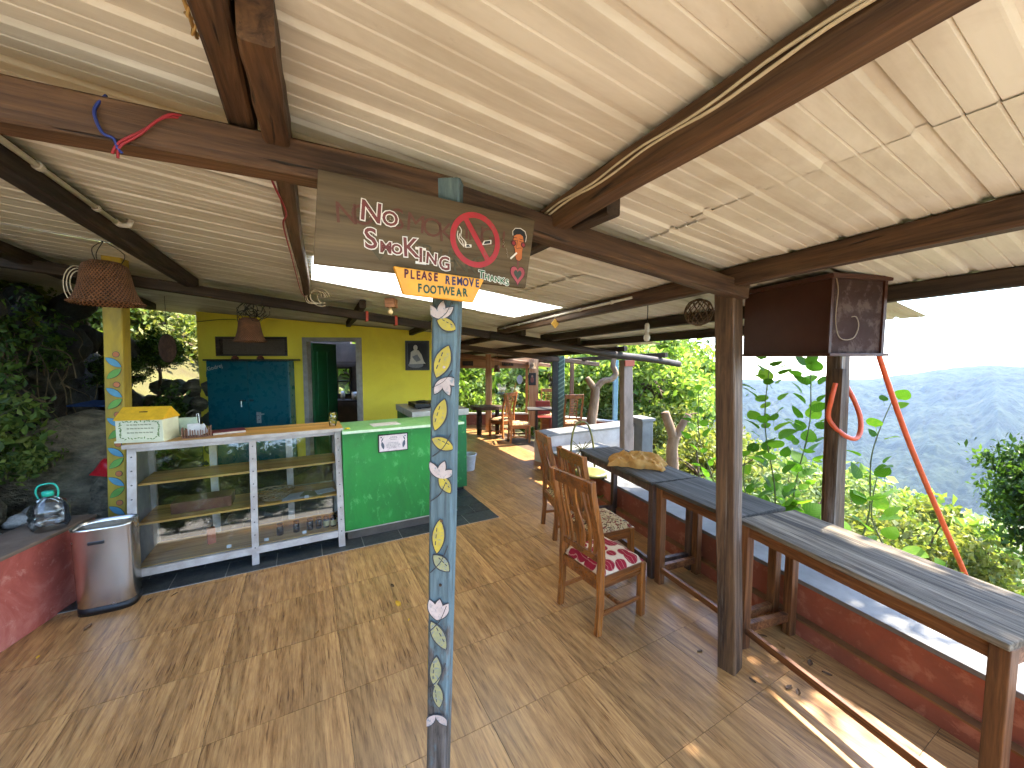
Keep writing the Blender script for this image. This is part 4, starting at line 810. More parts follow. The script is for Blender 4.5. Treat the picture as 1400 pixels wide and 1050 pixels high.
for pts in ([(0.264, 2.330), (0.272, 2.333), (0.278, 2.330)], [(0.288, 2.330), (0.295, 2.328), (0.301, 2.330)], [(0.280, 2.324), (0.277, 2.306), (0.273, 2.297), (0.279, 2.293), (0.285, 2.297)], [(0.266, 2.322), (0.277, 2.321)], [(0.288, 2.320), (0.299, 2.320)], [(0.285, 2.297), (0.297, 2.298)]): ln.tube([(x, F0 - 0.0014, z) for x, z in pts], 0.0010, 5)
ln.build('face_lines', BLACK, fo); MB().poly([(0.249, 2.257), (0.253, 2.253), (0.279, 2.277), (0.275, 2.281)], F0 - 0.0026, F0 - 0.001).build('painted_cigarette', CHALK, fo)
sm = MB()
for k in range(14): sm.lathe([(0, 0), (0.0012, 0.0), (0, 0.001)], 5, (0.244 - k * 0.0018 + random.uniform(-.004, .004), F0 - 0.0008, 2.258 + k * 0.0045))
sm.build('painted_smoke', CHALK, sg)
MB().poly([(0.2775, 2.254), (0.287, 2.252), (0.286, 2.228), (0.279, 2.228)], F0 - 0.0005, F0).build('painted_neck', m_flat('brown_neck_paint', (112, 62, 50)), fo)
def heart(s, c): return [(c[0] + s * 16 * math.sin(a) ** 3 / 17, c[1] + s * 1.25 * (13 * math.cos(a) - 5 * math.cos(2 * a) - 2 * math.cos(3 * a) - math.cos(4 * a)) / 17) for a in [2 * math.pi * i / 28 for i in range(28)]]
ht = MB().poly(heart(0.0335, (0.281, 2.203)), F0 - 0.0007, F0).build('painted_heart', DRK, sg); MB().poly(heart(0.0305, (0.281, 2.203)), F0 - 0.0013, F0 - 0.0004).build('fill', m_flat('rose_paint', (166, 70, 72)), ht); MB().poly(heart(0.017, (0.281, 2.203)), F0 - 0.0019, F0 - 0.001).build('core', m_flat('dark_green_paint', (58, 66, 50)), ht)
GRT = m_flat('green_letter_paint', (40, 96, 52))
for ch, x, z, s in (('T', 0.138, 2.187, 0.036), ('H', 0.158, 2.181, 0.026), ('A', 0.178, 2.178, 0.026), ('N', 0.198, 2.176, 0.026), ('K', 0.218, 2.173, 0.028), ('S', 0.237, 2.169, 0.030)):
    L = letters(sg, ch, x, z, s, CHALK, F0 - 0.0012, random.uniform(-6, 6), 0.0026); letters(L, ch, 0, 0, s, GRT, 0, 0, 0.0006, name='fill').matrix_local = Matrix.Translation((0, 0, 0.0009))
s2 = thing('footwear_sign', 'small orange yellow sign PLEASE REMOVE FOOTWEAR under the signboard', 'sign', W(0, -0.105), GA)
ORP = m_plain('orange_yellow_paint', (226, 156, 22), (206, 138, 20), 0.5, 12, wear=0.37, wearc=(186, 124, 30)); MB().poly([(-0.134, 2.097), (0.098, 2.088), (0.139, 2.168), (-0.161, 2.179)], -0.009, 0.009).build('board', ORP, s2, bevel=0.003)
NAVY, MAR, DGR = m_flat('navy_letters', (46, 40, 74)), m_flat('maroon_letters', (84, 26, 34)), m_flat('dark_green_letters', (28, 74, 50))
for txt, x0, x1, z, s, mt in (('PLEASE', -0.124, -0.031, 2.158, 0.036, MAR), ('REMOVE', 0.008, 0.112, 2.152, 0.036, NAVY), ('FOOTWEAR', -0.083, 0.068, 2.118, 0.036, DGR)):
    for i, ch in enumerate(txt): letters(s2, ch, x0 + (x1 - x0) * i / (len(txt) - 1), z - 0.001 * i * 0.3 + random.uniform(-.001, .001), s, mt, -0.0098, random.uniform(-3, 3), 0.0012, sx=0.72)
# ================================================================== CHAIRS
def m_cushion(name, kind):
    t = NT(name); v = t.coord('Object')
    if kind == 'petal':
        vo = t.n('TexVoronoi', feature='F1'); t.l(v, vo.inputs['Vector']); vo.inputs['Scale'].default_value = 9.5; vo.inputs['Randomness'].default_value = 0.45
        c = t.ramp(vo.outputs['Distance'], [(0.0, srgb(150, 30, 44)), (0.50, srgb(138, 22, 38)), (0.54, srgb(206, 182, 150)), (1.0, srgb(214, 194, 164))], 'LINEAR')
        wv = t.n('TexWave'); t.l(v, wv.inputs[0]); wv.inputs['Scale'].default_value = 9; wv.inputs['Distortion'].default_value = 6
        c = t.mix(t.ramp(wv.outputs['Fac'], [(0.94, (0, 0, 0, 1)), (0.98, (0.5, 0.5, 0.5, 1))]), c, srgb(206, 150, 130))
    else:
        n = t.noise(v, 14, 3, 0.6, 2.2); n2 = t.noise(v, 22, 2, 0.5, 1.5)
        c = t.ramp(n, [(0.38, srgb(52, 34, 26)), (0.45, srgb(198, 172, 128)), (0.55, srgb(186, 158, 112)), (0.6, srgb(70, 40, 30))], 'LINEAR')
        c = t.mix(t.ramp(n2, [(0.58, (0, 0, 0, 1)), (0.62, (1, 1, 1, 1))]), c, srgb(120, 40, 34))
    w = t.noise(v, 300, 2, 0.5); t.principled(c, 0.85, 0, t.bump(w, 0.25, 0.002), 0.2); return t.m
CUSH_A, CUSH_B = m_cushion('red_petal_fabric', 'petal'), m_cushion('brown_floral_fabric', 'floral')
def qbeam(m, pts, w, h):
    """square-section member along a curve in the x-z plane (w across y, h across the curve)"""
    P = [Vector(p) for p in pts]; k = len(P); vs = []
    for i, p in enumerate(P):
        d = (P[min(i + 1, k - 1)] - P[max(i - 1, 0)]).normalized(); nrm = Vector((d.z, 0, -d.x))
        for a, b in ((-1, -1), (1, -1), (1, 1), (-1, 1)): vs.append(p + nrm * (a * h / 2) + Vector((0, b * w / 2, 0)))
    fs = [(i * 4 + j, i * 4 + (j + 1) % 4, i * 4 + 4 + (j + 1) % 4, i * 4 + 4 + j) for i in range(k - 1) for j in range(4)] + [(3, 2, 1, 0), tuple((k - 1) * 4 + j for j in range(4))]
    return m.add(vs, fs)
def back_curve(z):     # how far the back leans at a height
    k = max(0.0, (z - 0.42) / 0.68); return -0.205 - 0.075 * k + 0.022 * math.sin(k * math.pi * 1.6)
def make_chair(label, loc, rz, cushion=CUSH_A, style='slat', group=None, mz=None, mx=None, H=1.09):
    mz, mx = mz or CHAIR_W, mx or CHAIR_X
    t = thing('dining_chair', label, 'chair', loc, rz, group); wd = 0.205
    zs = [0.0, 0.22, 0.42] + [0.42 + (H - 0.42) * i / 8 for i in range(1, 9)]
    for s in (-1, 1):
        qbeam(MB(), [(-0.225 if z == 0 else back_curve(z), s * wd, z) for z in zs], 0.036, 0.046).build('back_post', mz, t, bevel=0.004)
        MB().box((0.205, s * (wd - 0.002), 0.205), (0.046, 0.046, 0.41)).build('leg', mz, t, bevel=0.004)
        MB().span((-0.185, s * wd - 0.012, 0.325), (0.182, s * wd + 0.012, 0.41)).build('seat_rail', mx, t, bevel=0.003)
        MB().span((-0.19, s * wd - 0.009, 0.125), (0.182, s * wd + 0.009, 0.155)).build('stretcher', mx, t, bevel=0.003)
    MB().span((0.194, -0.182, 0.325), (0.216, 0.182, 0.41)).build('seat_rail', mx, t); MB().span((-0.216, -0.187, 0.325), (-0.195, 0.187, 0.40)).build('seat_rail', mx, t)
    MB().span((-0.01, -0.193, 0.13), (0.012, 0.193, 0.15)).build('stretcher', mx, t)
    tr = MB(); y0 = -wd + 0.019
    for z0, z1, nm in ((H - 0.095, H - 0.004, 'top_rail'), (0.50, 0.545, 'lower_rail')):
        qbeam(MB(), [(back_curve(z), 0, z) for z in (z0, (z0 + z1) / 2, z1)], (wd - 0.019) * 2, 0.024).build(nm, mx, t, bevel=0.003)
    if style == 'slat':
        for i, (y, w) in enumerate(((-0.142, 0.022), (-0.092, 0.022), (0.0, 0.066), (0.092, 0.022), (0.142, 0.022))):
            n = 12; m = MB(); vs = []
            P = [0.546 + (H - 0.096 - 0.546) * k / n for k in range(n + 1)]
            for k, z in enumerate(P):
                f = k / n; ww = w * (1 + (0.45 if w > 0.05 else 0.15) * math.sin(f * math.pi * 2.0)); bow = 0.016 * math.sin(f * math.pi) * (1 if y > 0 else -1 if y < 0 else 0); x = back_curve(z)
                vs += [(x - 0.007, y + bow - ww / 2, z), (x + 0.007, y + bow - ww / 2, z), (x + 0.007, y + bow + ww / 2, z), (x - 0.007, y + bow + ww / 2, z)]
            fs = [(a * 4 + j, a * 4 + 4 + j, a * 4 + 4 + (j + 1) % 4, a * 4 + (j + 1) % 4) for a in range(n) for j in range(4)] + [(0, 1, 2, 3), tuple(reversed([n * 4 + j for j in range(4)]))]
            m.add(vs, fs).build('slat', mz, t)
    else:
        for y in (-0.085, 0.085): qbeam(MB(), [(back_curve(z), y, z) for z in (0.546, 0.75, 0.9, H - 0.096)], 0.02, 0.018).build('slat', mz, t)
        for k in range(7): z = 0.60 + k * 0.06; MB().box((back_curve(z) + 0.002, 0, z), (0.012, 0.148, 0.022)).build('rung', mx, t)
    cu = MB(); n = 12; ht = 0.055
    for i in range(n + 1):
        for j in range(n + 1):
            a, b = i / n * 2 - 1, j / n * 2 - 1; e = max(abs(a), abs(b)); cu.v.append((a * 0.215 + 0.015, b * 0.212, 0.408 + ht * (1 - e ** 6) ** 0.5 * (1 - 0.25 * (a * a + b * b) / 2)))
    cu.f = [(i * (n + 1) + j, (i + 1) * (n + 1) + j, (i + 1) * (n + 1) + j + 1, i * (n + 1) + j + 1) for i in range(n) for j in range(n)]
    k = len(cu.v); cu.span((-0.198, -0.21, 0.404), (0.228, 0.21, 0.412)); cu.build('cushion', cushion, t, smooth=True)
    return t
make_chair('brown wooden chair with a red petal cushion, in front of the bare post', (0.675, 2.815, 0), rad(31), CUSH_A)
make_chair('brown wooden chair with a brown floral cushion, between its two neighbours', (0.79, 3.43, 0), rad(22), CUSH_B)
make_chair('brown wooden chair pulled out from the table with the yellow cloth', (0.62, 4.167, 0), rad(12.8), CUSH_B)
make_chair('pale ladder-back chair beside the slab table under the far windows', (-0.25, 9.35, 0), rad(140), CUSH_B, 'ladder', mz=CHAIR_P, mx=CHAIR_X)
make_chair('ladder-back chair with a dark floral seat, pulled out on the far floor', (0.16, 8.75, 0), rad(8), CUSH_B, 'ladder', mz=CHAIR_P)
make_chair('yellowish ladder-back chair on the far side of the metal table', (0.98, 10.1, 0), rad(-95), CUSH_B, 'ladder', mz=m_wood('honey_chair_wood', (176, 108, 34), (226, 160, 70), 'z', 0.4, 1.6, 0.1))
make_chair('orange brown ladder-back chair beside the striped green post', (1.36, 8.95, 0), rad(100), CUSH_B, 'ladder')

# ================================================================== LONG TABLES BY THE PARAPET
def long_table(label, FL, FR, depth, H, top, leg, rail, legs_in=0.03, oh=0.03):
    FL, FR = Vector((*FL, 0)), Vector((*FR, 0)); d = FR - FL; L = d.length; a = math.atan2(d.y, d.x)
    t = thing('long_table', label, 'table', FL, a, 'tables along the parapet'); del t['group']
    n = max(8, int(L * 12)); tp = MB().span((0.003, -oh, H - 0.03), (L - 0.003, depth, H)).build('table_top', top, t, bevel=0.005)
    for y0 in (0.005, depth - 0.055): MB().span((0.06, y0, H - 0.105), (L - 0.06, y0 + 0.025, H - 0.0305)).build('apron', rail, t)
    for x0 in (0.012, L - 0.037): MB().span((x0, 0.03, H - 0.105), (x0 + 0.025, depth - 0.06, H - 0.0305)).build('apron', rail, t)
    for x in (0.034, L - 0.034):
        for y in (0.018, depth - 0.045): MB().box((x, y, (H - 0.031) / 2), (0.058, 0.058, H - 0.031)).build('leg', leg, t, bevel=0.004)
        MB().span((x - 0.018, 0.048, 0.10), (x + 0.018, depth - 0.075, 0.155)).build('foot_rail', rail, t)
    MB().span((0.065, 0.0, 0.105), (L - 0.065, 0.03, 0.15)).build('foot_rail', rail, t, bevel=0.003)
    return t
long_table('long table with a weathered grey top, a strip of sun along its back edge', (1.50, 2.455), (1.842, 1.34), 0.47, 0.86, TABLE_TOP, TABLE_W, TABLE_X)
long_table('short dark topped table tucked between the weathered table and the cloth table', (1.222, 3.175), (1.492, 2.475), 0.47, 0.855, TABLE_TOP2, TABLE_W, TABLE_X)
long_table('dark grey topped table with a crumpled yellow cloth on it', (0.805, 4.40), (1.210, 3.20), 0.47, 0.852, TABLE_TOP2, TABLE_D, TABLE_D)
# crumpled cloth
n = 46; gx, gy = np.meshgrid(np.linspace(-1, 1, n), np.linspace(-1, 1, n), indexing='ij'); rr_ = np.sqrt(gx ** 2 + gy ** 2)
edge = np.clip(1 - np.maximum(np.abs(gx), np.abs(gy)) ** 3, 0, 1) ** 0.6
rdg = lambda a, b, sd: 1 - np.abs(fbm(a, b, 2, sd)) * 2.2
z = edge * np.clip(0.035 + 0.055 * rdg(gx * 1.5 + 4, gy * 1.1 + gx, 51) + 0.030 * rdg(gx * 3.4 - gy * 1.6, gy * 2.6, 57) + 0.014 * rdg(gx * 7, gy * 6 + gx * 3, 58), 0.004, 1) + 0.0005
X = gx * 0.27 * (1 + 0.22 * fbm(gy * 2.3, gx * 0.5, 3, 61)) + 0.03 * fbm(gx * 4, gy * 4, 2, 62); Y = gy * 0.18 * (1 + 0.35 * fbm(gx * 2.3, gy * 0.5 + 3, 3, 63)) + 0.03 * fbm(gx * 4, gy * 4, 2, 64)
tag(obj('crumpled_cloth', grid_mesh('crumpled_cloth', X, Y, z), m_plain('yellow_brown_cloth', (190, 142, 70), (156, 110, 50), 0.9, 6, bump=0.3, dirt=0.3, dirtc=(120, 80, 40)), None, (1.24, 3.77, 0.8535), (0, 0, rad(-22))), 'crumpled yellow brown cloth heaped on the dark table', 'cloth')
# green cane chair
CG = m_plain('green_cane', (112, 106, 32), (84, 80, 24), 0.45, 14)
gcch = thing('cane_chair', 'yellow green cane chair with a looped back at the end of the table', 'chair', (1.02, 4.93, 0), rad(-75)); sw = 0.2
m = MB().tube(catmull([(-0.21, -0.17, 0.42), (-0.25, -0.16, 0.75), (-0.27, -0.10, 0.98), (-0.275, 0, 1.04), (-0.27, 0.10, 0.98), (-0.25, 0.16, 0.75), (-0.21, 0.17, 0.42)], 6), 0.014, 8); m.build('back_loop', CG, gcch, True)
m = MB(); 
for k in range(6): m.tube([(-0.24, -0.15 + k * 0.02, 0.52 + k * 0.05), (-0.25, 0.15 - k * 0.02, 0.80 - k * 0.05)], 0.005, 5).tube([(-0.24, 0.15 - k * 0.02, 0.52 + k * 0.05), (-0.25, -0.15 + k * 0.02, 0.80 - k * 0.05)], 0.005, 5)
m.build('back_weave', CG, gcch); MB().lathe([(0.19, 0.39), (0.215, 0.40), (0.215, 0.425), (0.18, 0.435), (0.0, 0.43)], 20).build('seat', CG, gcch, True)
for x, y in ((0.15, 0.15), (0.15, -0.15), (-0.17, 0.15), (-0.17, -0.15)): MB().tube([(x, y, 0.40), (x * 1.25, y * 1.25, 0.0)], 0.014, 8).build('leg', CG, gcch, True)
m = MB().tube([(0.17 * math.cos(a) * 1.1, 0.17 * math.sin(a) * 1.1, 0.15) for a in [2 * math.pi * i / 20 for i in range(21)]], 0.009, 6); m.build('foot_ring', CG, gcch, True)

# ================================================================== HANGING BOX
BRN = m_plain('dark_brown_enamel', (72, 42, 31), (62, 36, 27), 0.5, 6, bump=0.06, spec=0.3); BRS = m_plain('scuffed_brown_enamel', (64, 43, 37), (50, 34, 29), 0.8, 5, stretch=(1, 1, 1), bump=0.08, spec=0.15, wear=0.45, wearc=(82, 66, 60))
hb = thing('hanging_box', 'dark brown box hung from the roof beams above the tables', 'box', (1.64, 2.0, 1.912), rad(13))
MB().span((0.012, 0.012, 0.016), (0.36, 0.56, 0.40)).build('case', BRN, hb)
MB().span((0.016, 0.0, 0.016), (0.352, 0.0115, 0.40)).build('end_panel', BRS, hb, loc=(0, 0.006, 0))
for a, b in (((0, 0, 0.016), (0.0155, 0.012, 0.40)), ((0.3525, -0.004, 0.016), (0.372, 0.014, 0.40))): MB().span(a, b).build('corner_trim', BRN, hb)
MB().span((-0.012, -0.016, 0.40), (0.392, 0.58, 0.424)).build('lid', BRN, hb, bevel=0.003); MB().span((-0.012, -0.016, 0), (0.392, 0.58, 0.016)).build('base', BRN, hb, bevel=0.003)
m = MB().tube(catmull([(0.02, 0.002, 0.42), (0.035, -0.004, 0.34), (0.028, -0.004, 0.20), (0.05, -0.004, 0.11), (0.10, -0.004, 0.085), (0.16, -0.004, 0.10), (0.185, -0.004, 0.16), (0.165, -0.004, 0.205), (0.145, 0.004, 0.205)], 6), 0.0028, 5); m.build('wire', m_flat('grey_wire', (140, 120, 96)), hb, True)
for y in (0.06, 0.5): MB().tube([(0.18, y, 0.424), (0.16, y, 0.52)], 0.006, 6).build('hanger', SCREW, hb)
# ================================================================== WICKER LAMPS
def m_woven(name, c, c2):
    t = NT(name); v = t.coord('Object'); sep = t.n('SeparateXYZ'); t.l(v, sep.inputs[0])
    an = t.math('ARCTAN2', sep.outputs[1], sep.outputs[0]); w1 = t.math('SINE', t.math('ADD', t.math('MULTIPLY', an, 48.0), t.math('MULTIPLY', sep.outputs[2], 260.0))); w2 = t.math('SINE', t.math('SUBTRACT', t.math('MULTIPLY', an, 48.0), t.math('MULTIPLY', sep.outputs[2], 260.0)))
    h = t.math('MAXIMUM', w1, w2); n = t.noise(v, 24, 4, 0.6)
    col = t.ramp(t.math('ADD', t.math('MULTIPLY', h, 0.3), t.math('MULTIPLY', n, 0.6)), [(0.1, srgb(*[x * 0.45 for x in c2])), (0.45, srgb(*c2)), (0.75, srgb(*c))])
    t.principled(col, 0.6, 0, t.bump(h, 0.8, 0.006), 0.3); return t.m
WOV = m_woven('woven_bamboo', (150, 102, 66), (110, 72, 46))
def bell_lamp(label, loc, r, h, hang, mat=WOV, group=None):
    t = thing('bell_lamp', label, 'lamp', loc, 0.4, group)
    pr = [(r * 0.985, 0.0), (r, 0.01), (r * 0.93, h * 0.08), (r * 0.83, h * 0.22), (r * 0.74, h * 0.42), (r * 0.68, h * 0.64), (r * 0.64, h * 0.84), (r * 0.58, h * 0.95), (r * 0.45, h)]
    m = MB().lathe(pr, 28, caps=False); inn = [(a - 0.006, b - 0.003) for a, b in reversed(pr)]; m.lathe(inn, 28, caps=False); m.build('shade', mat, t, True)
    MB().tube([(r * math.cos(a), r * math.sin(a), 0.008) for a in [2 * math.pi * i / 28 for i in range(29)]], 0.005, 6).build('rim', mat, t, True)
    MB().lathe([(0.0, h), (r * 0.42, h), (r * 0.42, h + 0.006), (0, h + 0.006)], 20).build('cap', mat, t, True)
    m = MB()
    for a in (0.3, 2.4, 4.5): m.tube(catmull([(r * 0.4 * math.cos(a), r * 0.4 * math.sin(a), h), (r * 0.5 * math.cos(a), r * 0.5 * math.sin(a), h + hang * 0.5), (0.0, 0.0, h + hang)], 4), 0.0025, 5)
    m.build('cord', BLACK, t); return t
bell_lamp('bell-shaped woven lamp hanging in front of the yellow painted post', (-2.44, 2.35, 2.225), 0.168, 0.245, zroof(-1.34) - 0.12 - 2.47)
bell_lamp('bell-shaped woven lamp hanging in front of the vent window', (-2.83, 4.18, 2.08), 0.155, 0.25, 0.14)
PK = m_plain('tangled_black_wire', (20, 20, 20), None, 0.5); m = MB(); random.seed(5)
for k in range(9):
    c = Vector((-2.80 + random.uniform(-.08, .1), 4.16 + random.uniform(-.05, .05), 2.42 + random.uniform(-.06, .06)))
    m.tube([c + Vector((0.09 * math.cos(a) * random.uniform(.7, 1.2), 0.03 * math.sin(a * 1.3), 0.10 * math.sin(a) * random.uniform(.6, 1.1))) for a in [i * 0.55 for i in range(12)]], 0.004, 5)
tag(m.build('wire_tangle', PK, None, True), 'tangle of black wire above the lamp by the vent window', 'wire')
bs = wicker('x', [(0.02, -0.092), (0.07, -0.068), (0.096, 0.0), (0.07, 0.068), (0.02, 0.092)], 12, CANE, r=0.0035); hbk = thing('hanging_basket', 'round open-weave cane basket hung behind the bare post', 'basket', (1.36, 2.83, 2.235)); bs.build('weave', m_plain('dark_cane', (104, 78, 50), (70, 52, 34), 0.6, 20), hbk, True)
MB().tube([(0, 0, 0.09), (0.0, 0.0, zr(2.1, 0.45) - 2.235 - 0.09)], 0.003, 5).build('cord', BLACK, hbk)
lb = thing('bare_bulb', 'bare white bulb hanging on a cord between the roof purlins', 'bulb', (1.115, 3.2, 2.075)); MB().lathe([(0.0, -0.035), (0.018, -0.030), (0.027, -0.008), (0.024, 0.012), (0.014, 0.03), (0.013, 0.04)], 16).build('bulb', m_flat('frosted_bulb', (220, 214, 200), 0.3), lb, True); MB().lathe([(0.016, 0.04), (0.019, 0.05), (0.019, 0.10), (0.012, 0.115)], 14).build('socket', m_flat('white_bakelite', (214, 210, 200), 0.35), lb, True); MB().tube([(0, 0, 0.11), (0.003, 0, 0.22), (0, 0, 0.33)], 0.004, 6).build('cord', BLACK, lb)
wn_ = thing('winnowing_basket', 'flat oval woven basket hung in the shade beside the hut', 'basket', (-4.12, 4.62, 2.02), 0.5); MB().lathe([(0.0, -0.012), (0.105, -0.010), (0.115, 0.0), (0.105, 0.006), (0.0, 0.004)], 22).build('weave', m_woven('dark_weave', (112, 82, 60), (74, 52, 38)), wn_, True, rot=(rad(90), 0, 0), scale=(0.75, 1.5, 0.75)); MB().tube([(0, 0, 0.22), (0, 0, 0.62)], 0.003, 5).build('string', BLACK, wn_)
# ================================================================== CONDUITS, CABLES
PVC = m_flat('white_pvc', (214, 208, 196), 0.4)
def pipe(name, label, pts, r, mat, cat='pipe', n=8, clips=0):
    t = thing(name, label, cat, pts[0]); o = Vector(pts[0]); P = [Vector(p) - o for p in pts]; MB().tube(P, r, n).build('tube', mat, t, True)
    for k in range(clips):
        c = P[0].lerp(P[-1], (k + 0.5) / clips); d = (P[-1] - P[0]).normalized(); MB().tube([c - d * 0.012, c + d * 0.012], r * 1.5, 8).build('clip', mat, t)
    return t
qB = lambda p: 1.45 + (p + 2.2) * 0.67 / 5.92
def PB(p, dz=-0.05): q = qB(p) - 0.052; w = W(q, p, zr(q, p) + dz); return w
pipe('conduit_pipe', 'white conduit clipped along a purlin behind the bare bulb', [PB(0.78), PB(3.6)], 0.0105, PVC, clips=6)
pipe('conduit_pipe', 'white conduit running from the bare bulb to the bare post', [(1.115, 3.18, 2.41), (1.16, 2.36, 2.325)], 0.010, PVC, clips=2)
PD = lambda p, dz=-0.055, off=0.062: W(-1.39 + off + p * 0.007, p, zr(-1.39, p) + dz)
cd = pipe('conduit_pipe', 'white conduit on the dark purlin above the woven lamp', [PD(-1.2), PD(1.72)], 0.012, PVC, clips=6); o = PD(-1.2)
MB().tube([PD(1.70) - o, PD(1.76) - o, PD(1.76, -0.055, 0.10) - o, PD(1.76, -0.02, 0.11) - o], 0.016, 8).build('elbow', PVC, cd, True)
CRM = m_flat('cream_cable', (206, 190, 160)); cb_ = MB(); pts = []
for k in range(2):
    P = []
    for i in range(15):
        p = -1.4 + i * 0.11; q = 0.44 + (p + 1.42) * 0.05 - 0.042; P.append(W(q, p, zr(q, p) - 0.045 - 0.014 * k + 0.006 * math.sin(i * 1.7 + k)))
    cb_.tube(catmull(P, 3), 0.0042, 6)
tag(cb_.build('cable_pair', CRM, None, True), 'pair of cream cables tied along the purlin past the signboard', 'cable')
def wire(name, label, pts, r, mat, cat='wire'):
    return tag(MB().tube(catmull(pts, 7), r, 6).build(name, mat, None, True), label, cat)
RW, BW = m_flat('red_wire', (150, 36, 44)), m_flat('blue_wire', (36, 52, 120))
f1 = lambda q, z, dp=-0.052: W(q, dp, z)
wire('red_wire', 'red wire looped over the beam and tied by the blue cord', [f1(-0.64, 2.515, -0.02), f1(-0.68, 2.50), f1(-0.73, 2.45), f1(-0.775, 2.41), f1(-0.79, 2.38)], 0.003, RW); wire('red_wire', 'second red wire looped over the beam, tied beside its twin', [f1(-0.63, 2.515, -0.015), f1(-0.69, 2.49), f1(-0.74, 2.435), f1(-0.775, 2.40), f1(-0.78, 2.372)], 0.003, RW)
wire('blue_string', 'blue cord tied round the beam', [f1(-0.80, 2.52, -0.03), f1(-0.815, 2.47), f1(-0.805, 2.425), f1(-0.785, 2.415), f1(-0.78, 2.395), f1(-0.772, 2.385)], 0.0035, BW, 'cord')
E3 = lambda p, dq, dz: W(-0.455 + p * 0.035 + dq, p, zr(-0.45, p) - 0.05 + dz)
wire('red_wire', 'red wire winding down the purlin beside the signboard', [E3(0.05, -0.04, 0.0), E3(0.25, -0.045, -0.05), E3(0.6, -0.02, -0.06), E3(0.9, -0.05, -0.03), E3(1.4, -0.045, -0.06), E3(2.0, -0.05, -0.05), E3(2.6, -0.04, -0.09), E3(3.1, -0.02, -0.06)], 0.004, RW)
m = MB(); random.seed(9)
for k in range(5):
    c = E3(3.0, 0.05 + 0.02 * k, -0.07); r0 = random.uniform(0.06, 0.10); m.tube([c + Vector((r0 * math.cos(a), 0.03 * math.sin(a + k), r0 * 0.9 * math.sin(a))) for a in [i * 2 * math.pi / 16 for i in range(14)]], 0.004, 5)
tag(m.build('cable_coil', CRM, None, True), 'loose white cable coil at the purlin end above the doorway', 'cable')
m = MB()
for k in range(3): c = Vector((-2.66 - 0.03 * k, 2.40, 2.36)); r0 = 0.07 + 0.018 * k; m.tube([c + Vector((r0 * math.cos(a) * 0.8, 0.02 * k, r0 * math.sin(a) * 1.1)) for a in [0.9 + i * 0.33 for i in range(16)]], 0.003, 5)
tag(m.build('cable_coil', CRM, None, True), 'cream cable loops beside the woven lamp near the yellow post', 'cable')
m = MB(); P = [W(-0.595, p, zr(-0.6, p) - 0.04 - 0.005 * math.sin(p * 9)) for p in [-1.4 + 0.08 * i for i in range(16)]]; m.tube(P, 0.004, 6); m.tube([p + Vector((0.012 * math.sin(i * 2.2), 0, 0.012 * math.cos(i * 2.2))) for i, p in enumerate(catmull(P, 5))], 0.003, 5); tag(m.build('twisted_cord', m_flat('golden_cord', (186, 150, 90)), None, True), 'golden cord twisted round a white cable on the double beam', 'cord')
wire('thin_wire', 'thin dark wire strung along the top of the yellow wall', [HW(-2.2, -0.03) + Vector((0, 0, 2.50)), HW(-1.7, -0.05) + Vector((0, 0, 2.545)), HW(-1.2, -0.08) + Vector((0, 0, 2.51)), Vector((-2.80, 4.4, 2.43))], 0.004, BLACK)
for i, q in enumerate((0.28, 0.62, 1.25)):
    z = zr(q, 3.6) - 0.145; tag(MB().span((-0.014, -0.054, -0.06), (0.014, 0.054, 0.058)).build('red_tape', m_flat('red_tape', (206, 82, 66)), None, loc=W(q, 3.62, z), rot=(0, 0, GA)), 'strip of red tape wrapped round the dark rafter before the yellow wall', 'tape', 'red tape strips')
lt = thing('holder_bulb', 'small bulb in a holder on a wooden block above the doorway', 'bulb', W(0.42, 2.9, zr(0.42, 2.9) - 0.10)); MB().span((-0.04, -0.06, 0), (0.06, 0.06, 0.09)).build('block', BEAM_PALE, lt); MB().lathe([(0.0, -0.075), (0.022, -0.065), (0.028, -0.045), (0.014, -0.015), (0.014, 0)], 12).build('bulb', m_flat('yellowish_bulb', (206, 180, 130), 0.3), lt, True)
tag(MB().box((0, 0, 0), (0.07, 0.006, 0.07), Matrix.Rotation(rad(45), 3, 'Y')).build('yellow_tag', m_flat('yellow_card', (222, 176, 84)), None, loc=PB(1.95, -0.13), rot=(0, 0, GA)), 'small yellow diamond tag hanging from the purlin', 'tag')
# orange hose
ORH = m_flat('orange_hose', (216, 88, 44), 0.4)
tag(MB().tube(catmull([(2.50, 2.69, 2.235), (2.53, 2.70, 2.06), (2.58, 2.72, 1.94), (2.90, 2.80, 1.34), (3.28, 2.89, 0.72), (3.66, 2.98, 0.12), (3.9, 3.05, -0.3)], 6), 0.017, 10).build('orange_hose', ORH, None, True), 'orange hose slanting down from the roof edge towards the valley', 'hose')
tag(MB().tube(catmull([(2.36, 2.80, 1.72), (2.335, 2.80, 1.60), (2.34, 2.82, 1.46), (2.40, 2.78, 1.36), (2.49, 2.77, 1.315), (2.56, 2.80, 1.36), (2.58, 2.83, 1.47), (2.55, 2.86, 1.60), (2.51, 2.90, 1.72)], 6), 0.016, 10).build('hose_loop', ORH, None, True), 'orange hose loop hung on the weathered post beyond the table', 'hose')

